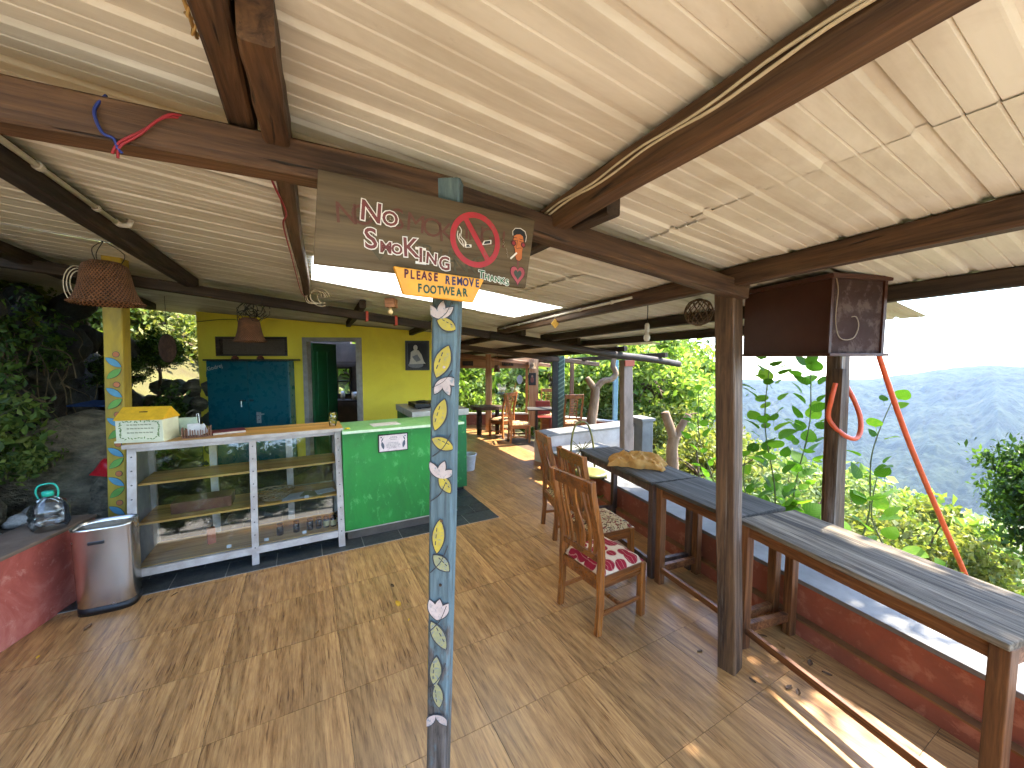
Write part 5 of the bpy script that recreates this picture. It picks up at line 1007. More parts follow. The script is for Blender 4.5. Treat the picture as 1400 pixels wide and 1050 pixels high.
# ================================================================== BIN AND SMALL THINGS AT THE RED WALL
bn = thing('steel_bin', 'dented oval stainless steel bin beside the showcase', 'bin', (-3.10, 2.86, 0), rad(27)); m = MB(); n = 40
BINM = m_plain('brushed_steel', (206, 200, 190), (184, 178, 168), 0.26, 0.7, bump=0.0, metal=1.0, rvar=0.03)
def sup(a, ax, ay, e=3.6): c, s = math.cos(a), math.sin(a); return (ax * abs(c) ** (2 / e) * (1 if c >= 0 else -1), ay * abs(s) ** (2 / e) * (1 if s >= 0 else -1))
lv = [(0.05, 0.93), (0.06, 0.95), (0.2, 0.965), (0.35, 0.98), (0.5, 0.99), (0.64, 1.0), (0.652, 1.01), (0.654, 0.97), (0.62, 0.95), (0.2, 0.9)]
for z, k in lv:
    for i in range(n):
        a = 2 * math.pi * i / n; x, y = sup(a, 0.175 * k, 0.125 * k); dn = 0.010 * math.exp(-((z - 0.42) / 0.16) ** 2) * math.exp(-((a - 5.3) / 0.25) ** 2); m.v.append((x * (1 - dn * 6), y * (1 - dn * 6), z))
m.f = [(i * n + j, i * n + (j + 1) % n, (i + 1) * n + (j + 1) % n, (i + 1) * n + j) for i in range(len(lv) - 1) for j in range(n)]; m.f.append(tuple(reversed(range(n)))); m.f.append(tuple((len(lv) - 1) * n + j for j in range(n))); m.build('body', BINM, bn, True)
m = MB()
for z in (0.0, 0.055):
    for i in range(n): m.v.append((*sup(2 * math.pi * i / n, 0.168, 0.12), z))
m.f = [(j, (j + 1) % n, n + (j + 1) % n, n + j) for j in range(n)] + [tuple(reversed(range(n))), tuple(range(n, 2 * n))]; m.build('base', BLACK, bn, True)
MB().span((-0.06, -0.132, 0.535), (0.03, -0.118, 0.56)).build('handle_slot', BLACK, bn, bevel=0.006)
btl = thing('water_bottle', 'big clear plastic water bottle with a green handle on the red wall', 'bottle', (-3.50, 2.84, 0.6155), 0.5); MB().lathe([(0.08, 0), (0.098, 0.012)] + [(0.105 + (0.005 if k % 2 else -0.002), 0.03 + k * 0.022) for k in range(7)] + [(0.085, 0.205), (0.045, 0.235), (0.028, 0.245), (0.028, 0.26)], 22, caps=False).build('bottle_body', m_glass('clear_plastic', (0.95, 0.98, 0.97), 0.08, 0.5), btl, True)
TQM = m_flat('turquoise_plastic', (40, 170, 140), 0.35); MB().lathe([(0.032, 0.25), (0.032, 0.285), (0.02, 0.29)], 14).build('cap', TQM, btl, True); MB().tube(catmull([(-0.05, 0, 0.235), (-0.062, 0, 0.29), (-0.04, 0, 0.335), (0.03, 0, 0.34), (0.055, 0, 0.29), (0.05, 0, 0.235)], 5), 0.006, 8).build('handle', TQM, btl, True)
tag(MB().lathe([(0.035, 0), (0.038, 0.01), (0.038, 0.12), (0.016, 0.17), (0.014, 0.21), (0.017, 0.212), (0.017, 0.23)], 14).build('small_bottle', m_glass('small_clear_plastic', haze=0.12), None, True, loc=(-3.62, 3.23, 0.0)), 'small clear bottle on the ground behind the steel bin', 'bottle')

# ================================================================== FAR SEATING AREA
PLYW = m_wood('pale_ply_board', (164, 118, 78), (206, 160, 114), 'x', 0.6, 0.6, 0.1); PLYZ = m_wood('pale_ply_column', (160, 114, 76), (204, 158, 112), 'z', 0.6, 0.6, 0.1)
fw = thing('far_wall', 'low red wall with a white sill under the far windows', 'wall', (0, 10.92, 0)); MB().span((-2.1, 0, 0), (0.46, 0.14, 0.30)).build('wall', RUST, fw); MB().span((-2.1, -0.02, 0.30), (0.46, 0.16, 0.335)).build('sill', WHW, fw)
fw2 = thing('side_wall', 'low red wall with a white sill behind the striped green post', 'wall', (0.78, 10.2, 0), rad(-33)); MB().span((0, 0, 0), (2.6, 0.14, 0.36)).build('wall', RUST, fw2); MB().span((0, -0.02, 0.36), (2.6, 0.16, 0.40)).build('sill', WHW, fw2)
hdz = 1.62
wd_ = thing('far_window', 'wide glazed window with timber header at the far end', 'window', (0, 10.94, 0)); MB().span((-2.2, -0.03, hdz), (0.75, 0.05, zr(3.6, 8.6) - 0.12)).build('header', PLYW, wd_)
for x in (-1.62, -0.61, 0.42): MB().span((x - 0.035, 0.0, 0.34), (x + 0.035, 0.06, hdz)).build('mullion', PLYZ, wd_)
for x0, x1 in ((-1.58, -0.65), (-0.57, 0.38)): MB().span((x0, 0.028, 0.34), (x1, 0.032, hdz)).build('glass_pane', m_glass('window_glass', haze=0.03), wd_)
MB().poly(blob(0.22, 1.30, 0.085, 0.13, 14), 0.020, 0.026).build('window_sticker', m_flat('pale_blue_sticker', (190, 206, 220)), wd_)
pcl = thing('ply_column', 'broad plywood clad column beside the far window', 'post', (0.60, 10.72, 0)); MB().span((-0.13, -0.08, 0), (0.13, 0.1, zr(5.1, 7.8) - 0.04)).build('shaft', PLYZ, pcl)
tapered_post('far_post', (-0.61, 9.92, 0), (-0.61, 9.92, zr(3.8, 7.7) - 0.05), 0.15, 0.14, 0.1, 0.1, PLYZ, 'reddish brown post standing beside the slab table')
tapered_post('far_post', (1.62, 10.4, 0), (1.62, 10.4, zr(5.6, 7.0) - 0.05), 0.1, 0.1, 0.1, 0.1, m_wood('thin_post', (84, 56, 40), (130, 96, 70), 'z'), 'thin brown post behind the orange brown ladder-back chair')
DGY = m_plain('dark_grey_post', (58, 60, 60), (42, 44, 44), 0.7, 10)
tapered_post('dark_post', (0.985, 8.80, 0), (0.985, 8.80, zr(4.6, 5.95) - 0.04), 0.13, 0.13, 0.12, 0.12, DGY, 'dark grey post bound to the striped green post')
def m_stripe():
    t = NT('green_striped_paint'); v = t.coord('Object'); sep = t.n('SeparateXYZ'); t.l(v, sep.inputs[0])
    w = t.math('SINE', t.math('ADD', t.math('MULTIPLY', sep.outputs[2], 62.0), t.math('MULTIPLY', sep.outputs[0], -40.0))); c = t.ramp(w, [(0.35, srgb(66, 92, 84)), (0.6, srgb(116, 140, 128))]); t.principled(c, 0.7); return t.m
gsp = tapered_post('striped_post', (1.125, 8.82, 0), (1.125, 8.82, zr(4.7, 5.95) - 0.06), 0.14, 0.14, 0.13, 0.13, m_stripe(), 'pale green striped post by the end wall')
tapered_post('blue_post', (2.50, 9.28, 0), (2.50, 9.28, zr(6.0, 5.5) - 0.03), 0.11, 0.11, 0.1, 0.1, m_plain('pale_blue_post', (120, 150, 156), (96, 126, 134), 0.6, 8), 'light blue post on the low side wall')
rp = tapered_post('mottled_post', (2.03, 6.72, 0.3), (1.98, 6.70, zr(4.55, 3.6) - 0.23), 0.20, 0.18, 0.14, 0.14, m_plain('mottled_post', (146, 124, 108), (104, 88, 76), 0.75, 8, stretch=(1, 1, 0.4), dirt=0.7, dirtc=(160, 140, 130)), 'mottled timber post with a red painted head under the round rafter', rz=rad(20))
MB().span((-0.095, -0.078, 0), (0.095, 0.078, 0.10)).build('painted_head', m_flat('rust_red_paint', (170, 78, 48)), rp, loc=(-0.04, -0.02, zr(4.55, 3.6) - 0.23 - 0.3 - 0.105))
for i, (x, z, w, h, y, lab) in enumerate(((-1.25, 1.76, 0.30, 0.13, 10.895, 'dark carved plaque on the header above the first far pane'), (-0.12, 1.765, 0.32, 0.14, 10.895, 'dark plaque with gold marks on the header above the far pane'))):
    t = thing('carved_plaque', lab, 'plaque', (x, y, z)); MB().span((-w / 2, -0.012, -h / 2), (w / 2, 0.012, h / 2)).build('board', BLACK, t)
    m = MB(); 
    for k in range(6): m.span((-w * 0.4 + k * w * 0.15, -0.016, -h * 0.25), (-w * 0.4 + k * w * 0.15 + 0.02, -0.0122, h * 0.3))
    m.build('carving', m_flat('dull_gold', (112, 84, 50)) if i else m_flat('worn_brown', (84, 66, 54)), t)
dp = thing('dark_picture', 'dark framed portrait on the plywood column', 'picture', (0.56, 10.625, 1.33)); MB().span((-0.10, -0.012, -0.17), (0.10, 0.012, 0.17)).build('frame', BLACK, dp); MB().poly(blob(0, -0.02, 0.05, 0.08, 14), -0.0145, -0.012).build('print', m_flat('print_red_brown', (116, 62, 50)), dp); MB().poly(blob(0, 0.08, 0.026, 0.034, 12), -0.0155, -0.0146).build('print', m_flat('print_skin', (150, 110, 86)), dp)
bell_lamp('tiny bell-shaped lamp hanging in front of the far window', (-0.38, 9.75, 1.56), 0.10, 0.17, zr(3.9, 7.4) - 1.74, WOV); bell_lamp('tiny pale woven lamp hanging before the plywood column', (0.56, 10.45, 1.62), 0.10, 0.16, zr(5.0, 7.6) - 1.80, m_woven('pale_weave', (170, 140, 100), (120, 94, 64)))
tlt = thing('tube_light', 'white tube light fixed under the far roof', 'light', (0.08, 9.2, zr(3.8, 6.8) - 0.10), rad(-6)); MB().span((-0.42, -0.02, 0), (0.42, 0.02, 0.03)).build('batten', PVC, tlt); MB().tube([(-0.40, 0, -0.018), (0.40, 0, -0.018)], 0.014, 10).build('tube', PVC, tlt, True)
rs = thing('slab_table', 'thick dark slab table under the far window', 'table', (-0.62, 9.55, 0)); m = MB()
for z in (0.64, 0.72):
    for i in range(24): a = 2 * math.pi * i / 24; r = 1 + 0.06 * math.sin(3 * a + 1) + 0.04 * math.sin(5 * a); m.v.append((0.44 * r * math.cos(a), 0.26 * r * math.sin(a), z))
m.f = [tuple(reversed(range(24))), tuple(range(24, 48))] + [(i, (i + 1) % 24, (i + 1) % 24 + 24, i + 24) for i in range(24)]; m.build('table_top', m_wood('dark_slab', (60, 40, 30), (104, 76, 56), 'x'), rs); MB().lathe([(0.06, 0), (0.07, 0.3), (0.06, 0.64)], 10).build('leg', BEAM_OLD, rs, True, loc=(-0.2, 0, 0)); MB().lathe([(0.05, 0), (0.06, 0.3), (0.05, 0.64)], 10).build('leg', BEAM_OLD, rs, True, loc=(0.25, 0, 0))
mt = thing('metal_table', 'grey topped table on thin metal legs beside the striped post', 'table', (0.78, 9.05, 0)); MB().span((-0.42, -0.26, 0.70), (0.42, 0.26, 0.725)).build('table_top', TABLE_TOP2, mt, bevel=0.004)
for x, y in ((-0.2, -0.22), (0.3, -0.22), (-0.2, 0.22), (0.3, 0.22)): MB().box((x, y, 0.35), (0.03, 0.03, 0.70)).build('leg', BEAM_OLD, mt)
RPL = m_flat('red_plastic', (120, 46, 34), 0.35); rc = thing('red_chair', 'red plastic chair behind the metal table', 'chair', (0.80, 9.75, 0), rad(-90)); MB().span((-0.2, -0.2, 0.40), (0.2, 0.2, 0.43)).build('seat', RPL, rc, bevel=0.01); MB().box((-0.21, 0, 0.62), (0.025, 0.38, 0.36)).build('backrest', RPL, rc, bevel=0.02)
for x, y in ((-0.17, -0.17), (0.17, -0.17), (-0.17, 0.17), (0.17, 0.17)): MB().tube([(x, y, 0.40), (x * 1.15, y * 1.15, 0)], 0.018, 8).build('leg', RPL, rc)
# ================================================================== BANK, ROCKS
ROCKM = m_plain('mossy_rock', (150, 138, 112), (62, 57, 45), 0.9, 3.4, stretch=(1, 1, 2.2), bump=1.0, bdist=0.08, dirt=0.8, dirtc=(46, 56, 28))
SOIL = m_plain('leaf_litter_soil', (86, 70, 54), (56, 46, 36), 0.95, 5, bump=0.9, bdist=0.02)
yv = np.linspace(-2.5, 10, 140); tv = np.linspace(0, 1, 90); YY, TT = np.meshgrid(yv, tv, indexing='ij')
xf = np.interp(YY, [-2.5, 2.8, 3.6, 4.4, 5.5, 7, 10], [-4.15, -4.30, -4.75, -5.25, -5.9, -6.3, -6.6]); z0 = np.interp(YY, [-2.5, 2.95, 3.35, 10], [0.57, 0.57, 0.06, 0.02])
XX = np.where(TT < 0.25, -3.42 + (xf + 3.42) * TT / 0.25, np.where(TT < 0.62, xf - (TT - 0.25) / 0.37 * 0.75, xf - 0.75 - (TT - 0.62) / 0.38 * 5.5))
hi = np.interp(YY, [-2.5, 3, 4.6, 5.6, 7, 10], [2.7, 2.25, 2.3, 2.1, 1.7, 1.5])
ZZ = np.where(TT < 0.25, z0 + 0.05 * TT, np.where(TT < 0.62, z0 + hi * ((TT - 0.25) / 0.37) ** 0.9, z0 + hi + (TT - 0.62) / 0.38 * 3.6))
am = np.clip((TT - 0.18) * 4, 0.06, 1); nz = fbm(YY * 1.3, ZZ * 1.3 + XX, 5, 71); XX = XX + am * 0.42 * nz; ZZ = ZZ + am * 0.16 * fbm(YY * 2.1, XX * 2.1, 4, 73); YY2 = YY + am * 0.2 * fbm(XX * 2 + 9, ZZ * 2, 3, 75)
bank = struct(obj('bank', grid_mesh('bank', XX, YY2, ZZ), m_plain('dark_earth_bank', (48, 40, 30), (24, 21, 17), 0.95, 6, bump=1.0, bdist=0.06, dirt=0.7, dirtc=(34, 38, 20))))
def rock(name, label, loc, size, seed, rz=0.0, mat=ROCKM, group=None, sub=4):
    bm_ = __import__('bmesh').new(); __import__('bmesh').ops.create_icosphere(bm_, subdivisions=sub, radius=1.0)
    for v in bm_.verts:
        d = v.co.normalized(); k = 1 + 0.30 * mnoise.noise(d * 1.3 + Vector((seed, 0, 0))) + 0.12 * mnoise.noise(d * 3.1 + Vector((0, seed, 0))) + 0.05 * mnoise.noise(d * 8 + Vector((0, 0, seed)))
        k *= 1 - 0.10 * abs(mnoise.noise(Vector((d.z * 5 + d.x, seed, 0)))); v.co = d * k
    me = bpy.data.meshes.new(name); bm_.to_mesh(me); bm_.free(); me.polygons.foreach_set('use_smooth', [True] * len(me.polygons))
    return tag(obj(name, me, mat, None, loc, (random.uniform(-.2, .2), random.uniform(-.2, .2), rz), size), label, 'rock', group)
rock('boulder', 'big mossy boulder behind the yellow post', (-4.50, 3.92, 0.64), (0.66, 0.56, 0.70), 3.3, 0.4)
rock('boulder', 'low rounded boulder at the foot of the bank behind the red wall', (-4.25, 2.72, 0.70), (0.30, 0.3, 0.34), 8.1, 1.2)
for i, (x, y, z, s) in enumerate(((-3.95, 3.0, 0.60, 0.09), (-4.05, 3.25, 0.60, 0.12), (-3.82, 2.75, 0.59, 0.05), (-4.2, 3.6, 0.2, 0.16), (-3.9, 3.62, 0.1, 0.14), (-3.75, 3.05, 0.595, 0.045))): rock('stone', 'loose grey stone on the soil between the red wall and the boulder', (x, y, z), (s, s * 0.8, s * 0.6), i * 3.7 + 1, i, m_plain('grey_stone', (150, 146, 138), (112, 108, 100), 0.9, 5, bump=0.5) if i == 0 else bpy.data.materials['grey_stone'], 'loose stones', 3)
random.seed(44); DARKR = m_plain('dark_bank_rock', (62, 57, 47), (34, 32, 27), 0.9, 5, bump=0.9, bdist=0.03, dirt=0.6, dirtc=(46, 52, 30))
rks = []
for k in range(4):
    o = rock('rock', '', (0, 0, -50), 1, 20 + k * 7, 0, DARKR, None, 3); rks.append(o.data); bpy.data.objects.remove(o)
for k in range(46):
    y = random.uniform(2.2, 6.2); x = float(np.interp(y, [2.2, 2.8, 3.6, 4.4, 5.5, 7], [-4.45, -4.5, -4.95, -5.4, -6.0, -6.4])) - random.uniform(-.08, .5); z = 0.5 + (random.random() ** 0.8) * 2.2; sc_ = random.uniform(0.10, 0.30)
    obj('rock', rks[k % 4], None, bank, (x, y, z), (random.uniform(0, 6), random.uniform(0, 6), random.uniform(0, 6)), (sc_, sc_ * 0.8, sc_ * 0.7))
random.seed(12); ws = thing('stone_wall', 'rough wall of rounded stones between the bank and the hut', 'wall', (-5.55, 6.5, 0))
for r_ in range(6):
    for c_ in range(4):
        bx = -0.55 + c_ * 0.30 + (0.15 if r_ % 2 else 0) + random.uniform(-.03, .03); m = MB(); R0 = random.uniform(0.15, 0.19); s0 = random.uniform(0, 90)
        for i in range(7):
            for j in range(10):
                ph, a = math.pi * i / 6, 2 * math.pi * j / 10; d = Vector((math.sin(ph) * math.cos(a), math.sin(ph) * math.sin(a), math.cos(ph))); k = R0 * (1 + 0.3 * mnoise.noise(d * 1.5 + Vector((s0, 0, 0)))); m.v.append((d.x * k, d.y * k * 0.9, d.z * k * 0.8))
        m.f = [(i * 10 + j, i * 10 + (j + 1) % 10, i * 10 + 10 + (j + 1) % 10, i * 10 + 10 + j) for i in range(6) for j in range(10)]
        m.build('stone', ROCKM if (r_ + c_) % 3 else m_plain('mossy_stone', (84, 92, 70), (60, 66, 50), 0.9, 5, bump=0.6), ws, True, loc=(bx, random.uniform(-.05, .05), 0.13 + r_ * 0.255))
tag(MB().box((0, 0, 0), (0.42, 0.3, 0.015), Matrix.Rotation(rad(6), 3, 'X')).build('blue_sheet', m_flat('blue_tarp', (40, 74, 130)), None, loc=(-5.0, 4.62, 1.36)), 'strip of blue plastic sheet behind the boulder', 'sheet')
m = MB(); n = 16; g1, g2 = np.meshgrid(np.linspace(-1, 1, n), np.linspace(-1, 1, n), indexing='ij'); zz = np.clip(1 - g1 ** 2 - g2 ** 2, 0, 1) ** 0.5 * (0.10 + 0.08 * np.abs(fbm(g1 * 3, g2 * 3, 3, 81)))
tag(obj('red_bag', grid_mesh('red_bag', g1 * 0.15, g2 * 0.12, zz), m_flat('red_polythene', (178, 26, 34), 0.35), None, (-3.86, 3.70, 0.83), (0.5, 0.2, 0.3)), 'crumpled red plastic bag by the yellow post', 'bag')
rock('stone', 'flat stone under the red plastic bag', (-3.9, 3.75, 0.5), (0.26, 0.22, 0.33), 5.5, 0.2)
rt = MB(); random.seed(17)
for k in range(60):
    y = random.uniform(2.0, 5.4); x = np.interp(y, [2, 2.8, 3.6, 4.4, 5.5], [-4.5, -4.6, -5.1, -5.7, -6.4]) + random.uniform(-.1, .35); z = random.uniform(1.6, 2.6); P = [Vector((x, y, z))]
    for i in range(5): P.append(P[-1] + Vector((random.uniform(-.05, .12), random.uniform(-.14, .14), -random.uniform(0.05, 0.26))))
    rt.tube(catmull(P, 3), random.uniform(0.003, 0.007), 4)
o = rt.build('hanging_roots', m_plain('root_fibre', (104, 92, 66), (70, 60, 44), 0.9, 8), None); o['kind'] = 'stuff'; o['label'] = 'thin roots hanging over the earth bank'

# ================================================================== VEGETATION
LEAF_G = m_leaf('leaf_green', ((44, 64, 26), (72, 96, 38), (108, 128, 56), (148, 158, 84)), 0.5)
LEAF_B = m_leaf('leaf_bright', ((72, 98, 40), (112, 138, 58), (152, 170, 84), (192, 200, 124)), 0.55)
LEAF_D = m_leaf('leaf_dark', ((32, 52, 24), (54, 80, 32), (80, 108, 44), (110, 136, 60)), 0.5)
LEAF_Y = m_leaf('leaf_yellowish', ((70, 84, 36), (104, 114, 52), (134, 138, 70), (166, 160, 96)), 0.5)
LEAF_S = m_leaf('leaf_silver', ((70, 88, 50), (104, 120, 72), (138, 150, 98), (172, 180, 130)), 0.5)
BARK = m_plain('bark', (112, 92, 72), (74, 60, 46), 0.9, 9, stretch=(1, 1, 0.3), bump=0.9, bdist=0.02)
def leaf_quads(C, size, rng, up=0.5):
    """leaf-shaped folded quads at centres C (n x 3)"""
    n = len(C); nr = rng.normal(size=(n, 3)); nr[:, 2] += up; nr /= np.linalg.norm(nr, axis=1)[:, None]
    a = np.cross(nr, rng.normal(size=(n, 3))); a /= np.linalg.norm(a, axis=1)[:, None]; b = np.cross(nr, a)
    s = size * rng.uniform(0.6, 1.3, n)[:, None]; w = s * rng.uniform(0.42, 0.6, n)[:, None]
    V = np.stack([C - a * s, C - b * w + nr * s * 0.18, C + a * s, C + b * w + nr * s * 0.18], 1).reshape(-1, 3)
    i = np.arange(n)[:, None] * 4; F = np.concatenate([np.concatenate([i, i + 1, i + 2], 1), np.concatenate([i, i + 2, i + 3], 1)], 0)
    return V, F
def crown_data(seed, leaves, clumps, leaf, rad3=(1, 1, 0.8), hollow=0.45, clr=0.30):
    rng = np.random.default_rng(seed); d = rng.normal(size=(clumps, 3)); d /= np.linalg.norm(d, axis=1)[:, None]; r = rng.uniform(hollow, 1.0, clumps)[:, None]
    K = d * r * np.array(rad3); K[:, 2] += 0.15 * rng.normal(size=clumps); idx = rng.integers(0, clumps, leaves); sz = rng.uniform(0.6, 1.3, clumps)[:, None] * clr
    C = K[idx] + rng.normal(size=(leaves, 3)) * sz[idx] * np.array([0.6, 0.6, 0.42]); V, F = leaf_quads(C, leaf, rng)
    return V, F, K
def mesh_np(name, V, F, smooth=False):
    me = bpy.data.meshes.new(name); me.from_pydata(V.tolist(), [], F.tolist()); me.update(); return me
def limb_mesh(name, K, base, top, r0, rng):
    m = MB(); base, top = Vector(base), Vector(top); mid = base.lerp(top, 0.5) + Vector((rng.normal() * 0.06, rng.normal() * 0.06, 0)) * (top - base).length
    T = catmull([base, mid, top], 6); k = len(T); m.tube(T, [r0 * (1 - 0.55 * i / (k - 1)) for i in range(k)], 9)
    for c in K:
        s = T[int(k * rng.uniform(0.45, 0.95))]; c = Vector(c); md = s.lerp(c, 0.5) + Vector((rng.normal() * 0.08, rng.normal() * 0.08, 0.08)); P = catmull([s, md, c], 4); n = len(P); m.tube(P, [r0 * (0.38 - 0.3 * i / (n - 1)) for i in range(n)], 5)
    return m.mesh(name, True)
CROWNS = []
for i, (lv, cl, lf, mt, hol, clr) in enumerate(((9000, 70, 0.052, LEAF_G, 0.45, 0.26), (9000, 60, 0.058, LEAF_D, 0.4, 0.28), (5200, 55, 0.060, LEAF_Y, 0.45, 0.25), (8000, 80, 0.044, LEAF_S, 0.5, 0.24), (8000, 64, 0.060, LEAF_B, 0.45, 0.26))):
    V, F, K = crown_data(100 + i, lv, cl, lf, hollow=hol, clr=clr); me = mesh_np('crown', V, F); me.materials.append(mt); lm = limb_mesh('trunk', K[:26], (0, 0, -2.2), (0, 0, 0.1), 0.09, np.random.default_rng(i)); lm.materials.append(BARK); CROWNS.append((me, lm))
ADJ = ('mid-green', 'dark green', 'yellowish', 'silvery green', 'broad-leaved', 'ferny mid-green', 'ferny dark')
for i, (lv, cl, lf, mt) in enumerate(((700, 22, 0.13, LEAF_G), (900, 26, 0.11, LEAF_D))):
    V, F, K = crown_data(300 + i, lv, cl, lf, hollow=0.3, clr=0.34); me = mesh_np('crown', V, F); me.materials.append(mt); lm = limb_mesh('trunk', K[:14], (0, 0, -0.9), (0, 0, 0.0), 0.03, np.random.default_rng(i)); lm.materials.append(BARK); CROWNS.append((me, lm))
def tree(name, label, loc, R, v, group, cat='tree', sz=1.0, rz=None):
    if group: label = label.replace('leafy', ADJ[v] + ' leafy').replace('sunlit', 'sunlit ' + ADJ[v])
    t = thing(name, label, cat, Vector(loc) + Vector((0, 0, -2.2 * R)), 0, group); rz = random.uniform(0, 6.28) if rz is None else rz; s = (R, R, R * sz)
    obj('crown', CROWNS[v][0], None, t, (0, 0, 2.2 * R), (0, 0, rz), s); obj('trunk', CROWNS[v][1], None, t, (0, 0, 2.2 * R), (0, 0, rz), s); return t
random.seed(33)
# behind the far seating area
for x, y, z, R, v in ((-5.5, 16.5, 1.6, 3.2, 4), (-2.6, 15.2, 1.0, 2.6, 4), (-0.4, 16.8, 1.3, 2.8, 4), (1.6, 14.8, 0.8, 2.3, 4), (3.4, 13.6, 0.9, 2.2, 4), (-3.9, 19.5, 2.6, 3.5, 4), (0.8, 20.5, 2.4, 3.6, 1), (4.6, 18.0, 2.0, 3.2, 0), (-1.4, 13.2, -0.3, 1.6, 4), (2.4, 12.2, -0.4, 1.5, 3)):
    tree('leafy_tree', 'dense leafy tree standing behind the far windows', (x, y, z), R, v, 'trees behind the far windows')
for x, y, z, R, v in ((4.2, 11.2, 1.05, 1.65, 4), (4.9, 13.6, 1.2, 2.0, 4), (5.9, 11.6, -1.3, 1.5, 2), (5.9, 14.8, -0.4, 2.0, 1), (3.9, 9.4, -0.2, 1.05, 2)):
    tree('leafy_tree', 'bright leafy tree between the mottled post and the distant mountain', (x, y, z), R, v, 'trees beyond the forked trunk')
for x, y, z, R, v in ((3.9, 7.4, -0.55, 1.15, 2), (5.2, 8.3, -1.15, 1.3, 3), (6.6, 9.2, -1.8, 1.5, 0), (3.6, 5.6, -0.75, 0.95, 0), (4.6, 6.1, -0.85, 1.15, 3), (5.6, 6.4, -1.2, 1.3, 3), (7.3, 7.8, -2.2, 1.8, 4), (3.4, 4.3, -0.55, 0.62, 4), (4.3, 4.7, -0.95, 0.85, 2), (5.2, 4.9, -1.9, 1.0, 2), (6.4, 5.6, -2.9, 1.2, 3), (4.9, 3.9, -1.8, 0.8, 2), (5.9, 4.4, -2.6, 0.9, 3), (9.5, 12.0, -4.4, 2.4, 1), (10, 9.2, -4.4, 2.4, 0), (8.4, 6.3, -4.2, 1.8, 1)):
    tree('hillside_shrub', 'leafy shrub on the slope below the tables', (x, y, z), R, v, 'shrubs on the slope', 'shrub')
tree('young_tree', 'thin-leaved yellowish young tree beside the orange hose', (5.2, 4.7, -0.75), 0.75, 2, None, sz=1.2)
tree('evergreen_tree', 'dark glossy evergreen close beyond the weathered table', (5.85, 4.05, 0.45), 0.52, 1, None, sz=1.5)
# tree leaning over the roof edge, out to the sunny side: its shade falls on the tables
ot = tree('overhanging_tree', 'leafy tree leaning in over the roof edge by the weathered table', W(4.98, -1.5, 5.0), 0.62, 1, None)
for c in ot.children:
    c.rotation_euler = (0, 0, GA); c.scale = (0.50, 1.55, 0.60)
    if c.name.startswith('trunk'): bpy.data.objects.remove(c)
oc = obj('crown', CROWNS[0][0], None, ot, W(6.25, 0.55, 5.1) - ot.location, (0, 0, GA), (0.95, 1.25, 0.6))
tp_ = [Vector((0, 0, 1.36)), Vector((0.5, -0.5, 0.9)), Vector((1.4, -1.3, 0.0)), Vector((1.9, -1.9, -2.0)), Vector((2.1, -2.1, -6.5))]
MB().tube(catmull(tp_, 6), [0.03 + 0.13 * i / 24 for i in range(25)], 10).build('trunk', BARK, ot, True)
# forested slope further down, read as one mass
rng = np.random.default_rng(5); Vs, Fs, off = [], [], 0
n = 5200; ang = rng.uniform(rad(-50), rad(75), n); rr2 = 18 * (200 / 18) ** rng.uniform(0, 1, n); X = 0.5 + rr2 * np.cos(ang); Y = 4 + rr2 * np.sin(ang); ok = (X > 3.5); X, Y, rr2 = X[ok], Y[ok], rr2[ok]
Z = h_ground(X, Y) + 0.5; C = np.repeat(np.stack([X, Y, Z], 1), 10, 0); sp = np.repeat(np.clip(rr2 * 0.035, 0.6, 3.0), 10)[:, None]; C = C + rng.normal(size=C.shape) * sp * np.array([0.6, 0.6, 0.4])
V, F = leaf_quads(C, 1.0, rng); 
V = C.repeat(4, 0) + (V - C.repeat(4, 0)) * np.repeat(sp, 4, 0) * 0.32
o = obj('slope_thicket', mesh_np('slope_thicket', V, F), LEAF_G); o['kind'] = 'stuff'; o['label'] = 'scrub covering the slope down into the valley'
# plants on the bank
for i, (x, y, z, R, v) in enumerate(((-4.35, 3.12, 1.30, 0.36, 5), (-4.42, 2.95, 0.98, 0.30, 6), (-4.28, 3.30, 1.02, 0.22, 5), (-4.5, 3.25, 1.72, 0.30, 6), (-4.7, 2.9, 2.0, 0.36, 5), (-4.12, 2.74, 0.92, 0.20, 5), (-4.85, 3.3, 2.15, 0.32, 6), (-5.0, 3.8, 2.2, 0.3, 6), (-5.6, 4.6, 2.0, 0.34, 6), (-5.5, 6.1, 1.0, 0.4, 6), (-5.9, 6.4, 2.0, 0.35, 1), (-5.25, 5.5, 0.6, 0.4, 6), (-5.75, 5.6, 1.7, 0.3, 1))): tree('fern_clump', 'leafy plant clump on the shaded bank above the red wall', (x, y, z), R, v, 'plants on the bank', 'plant')
for x, y, z, R, v in ((-7.2, 5.2, 3.4, 1.1, 2), (-8.2, 7.2, 3.2, 1.5, 0), (-7.6, 8.6, 2.6, 1.2, 2), (-8.8, 4.2, 4.2, 1.4, 0), (-6.9, 9.6, 2.2, 1.0, 4), (-7.0, 3.6, 3.6, 0.9, 2), (-9.5, 9.5, 3.6, 1.8, 2)): tree('hill_bush', 'sunlit bush on top of the bank beyond the roof', (x, y, z), R, v, 'bushes on the bank top', 'bush')

random.seed(71)
for i in range(13):
    q = -8.0 + i * 1.4; c = W(q, -13.2 - random.uniform(0, 2.0)); tree('yard_tree', 'leafy tree closing the yard opposite the counter', (c.x, c.y, random.uniform(0.9, 2.2)), random.uniform(1.3, 1.9), (1, 0, 1, 4)[i % 4], 'trees round the yard')
for i in range(9):
    c = W(-4.2 + i * 0.95, -4.6 - random.uniform(0, 0.8)); tree('reflection_shrub', 'leafy shrub added behind the view to darken the showcase reflections', (c.x, c.y, 0.45), random.uniform(0.45, 0.65), (1, 0, 3)[i % 3], 'added shrubs in the yard', 'shrub')  # unseen shrubs, added to keep the bright yard out of the glass reflections
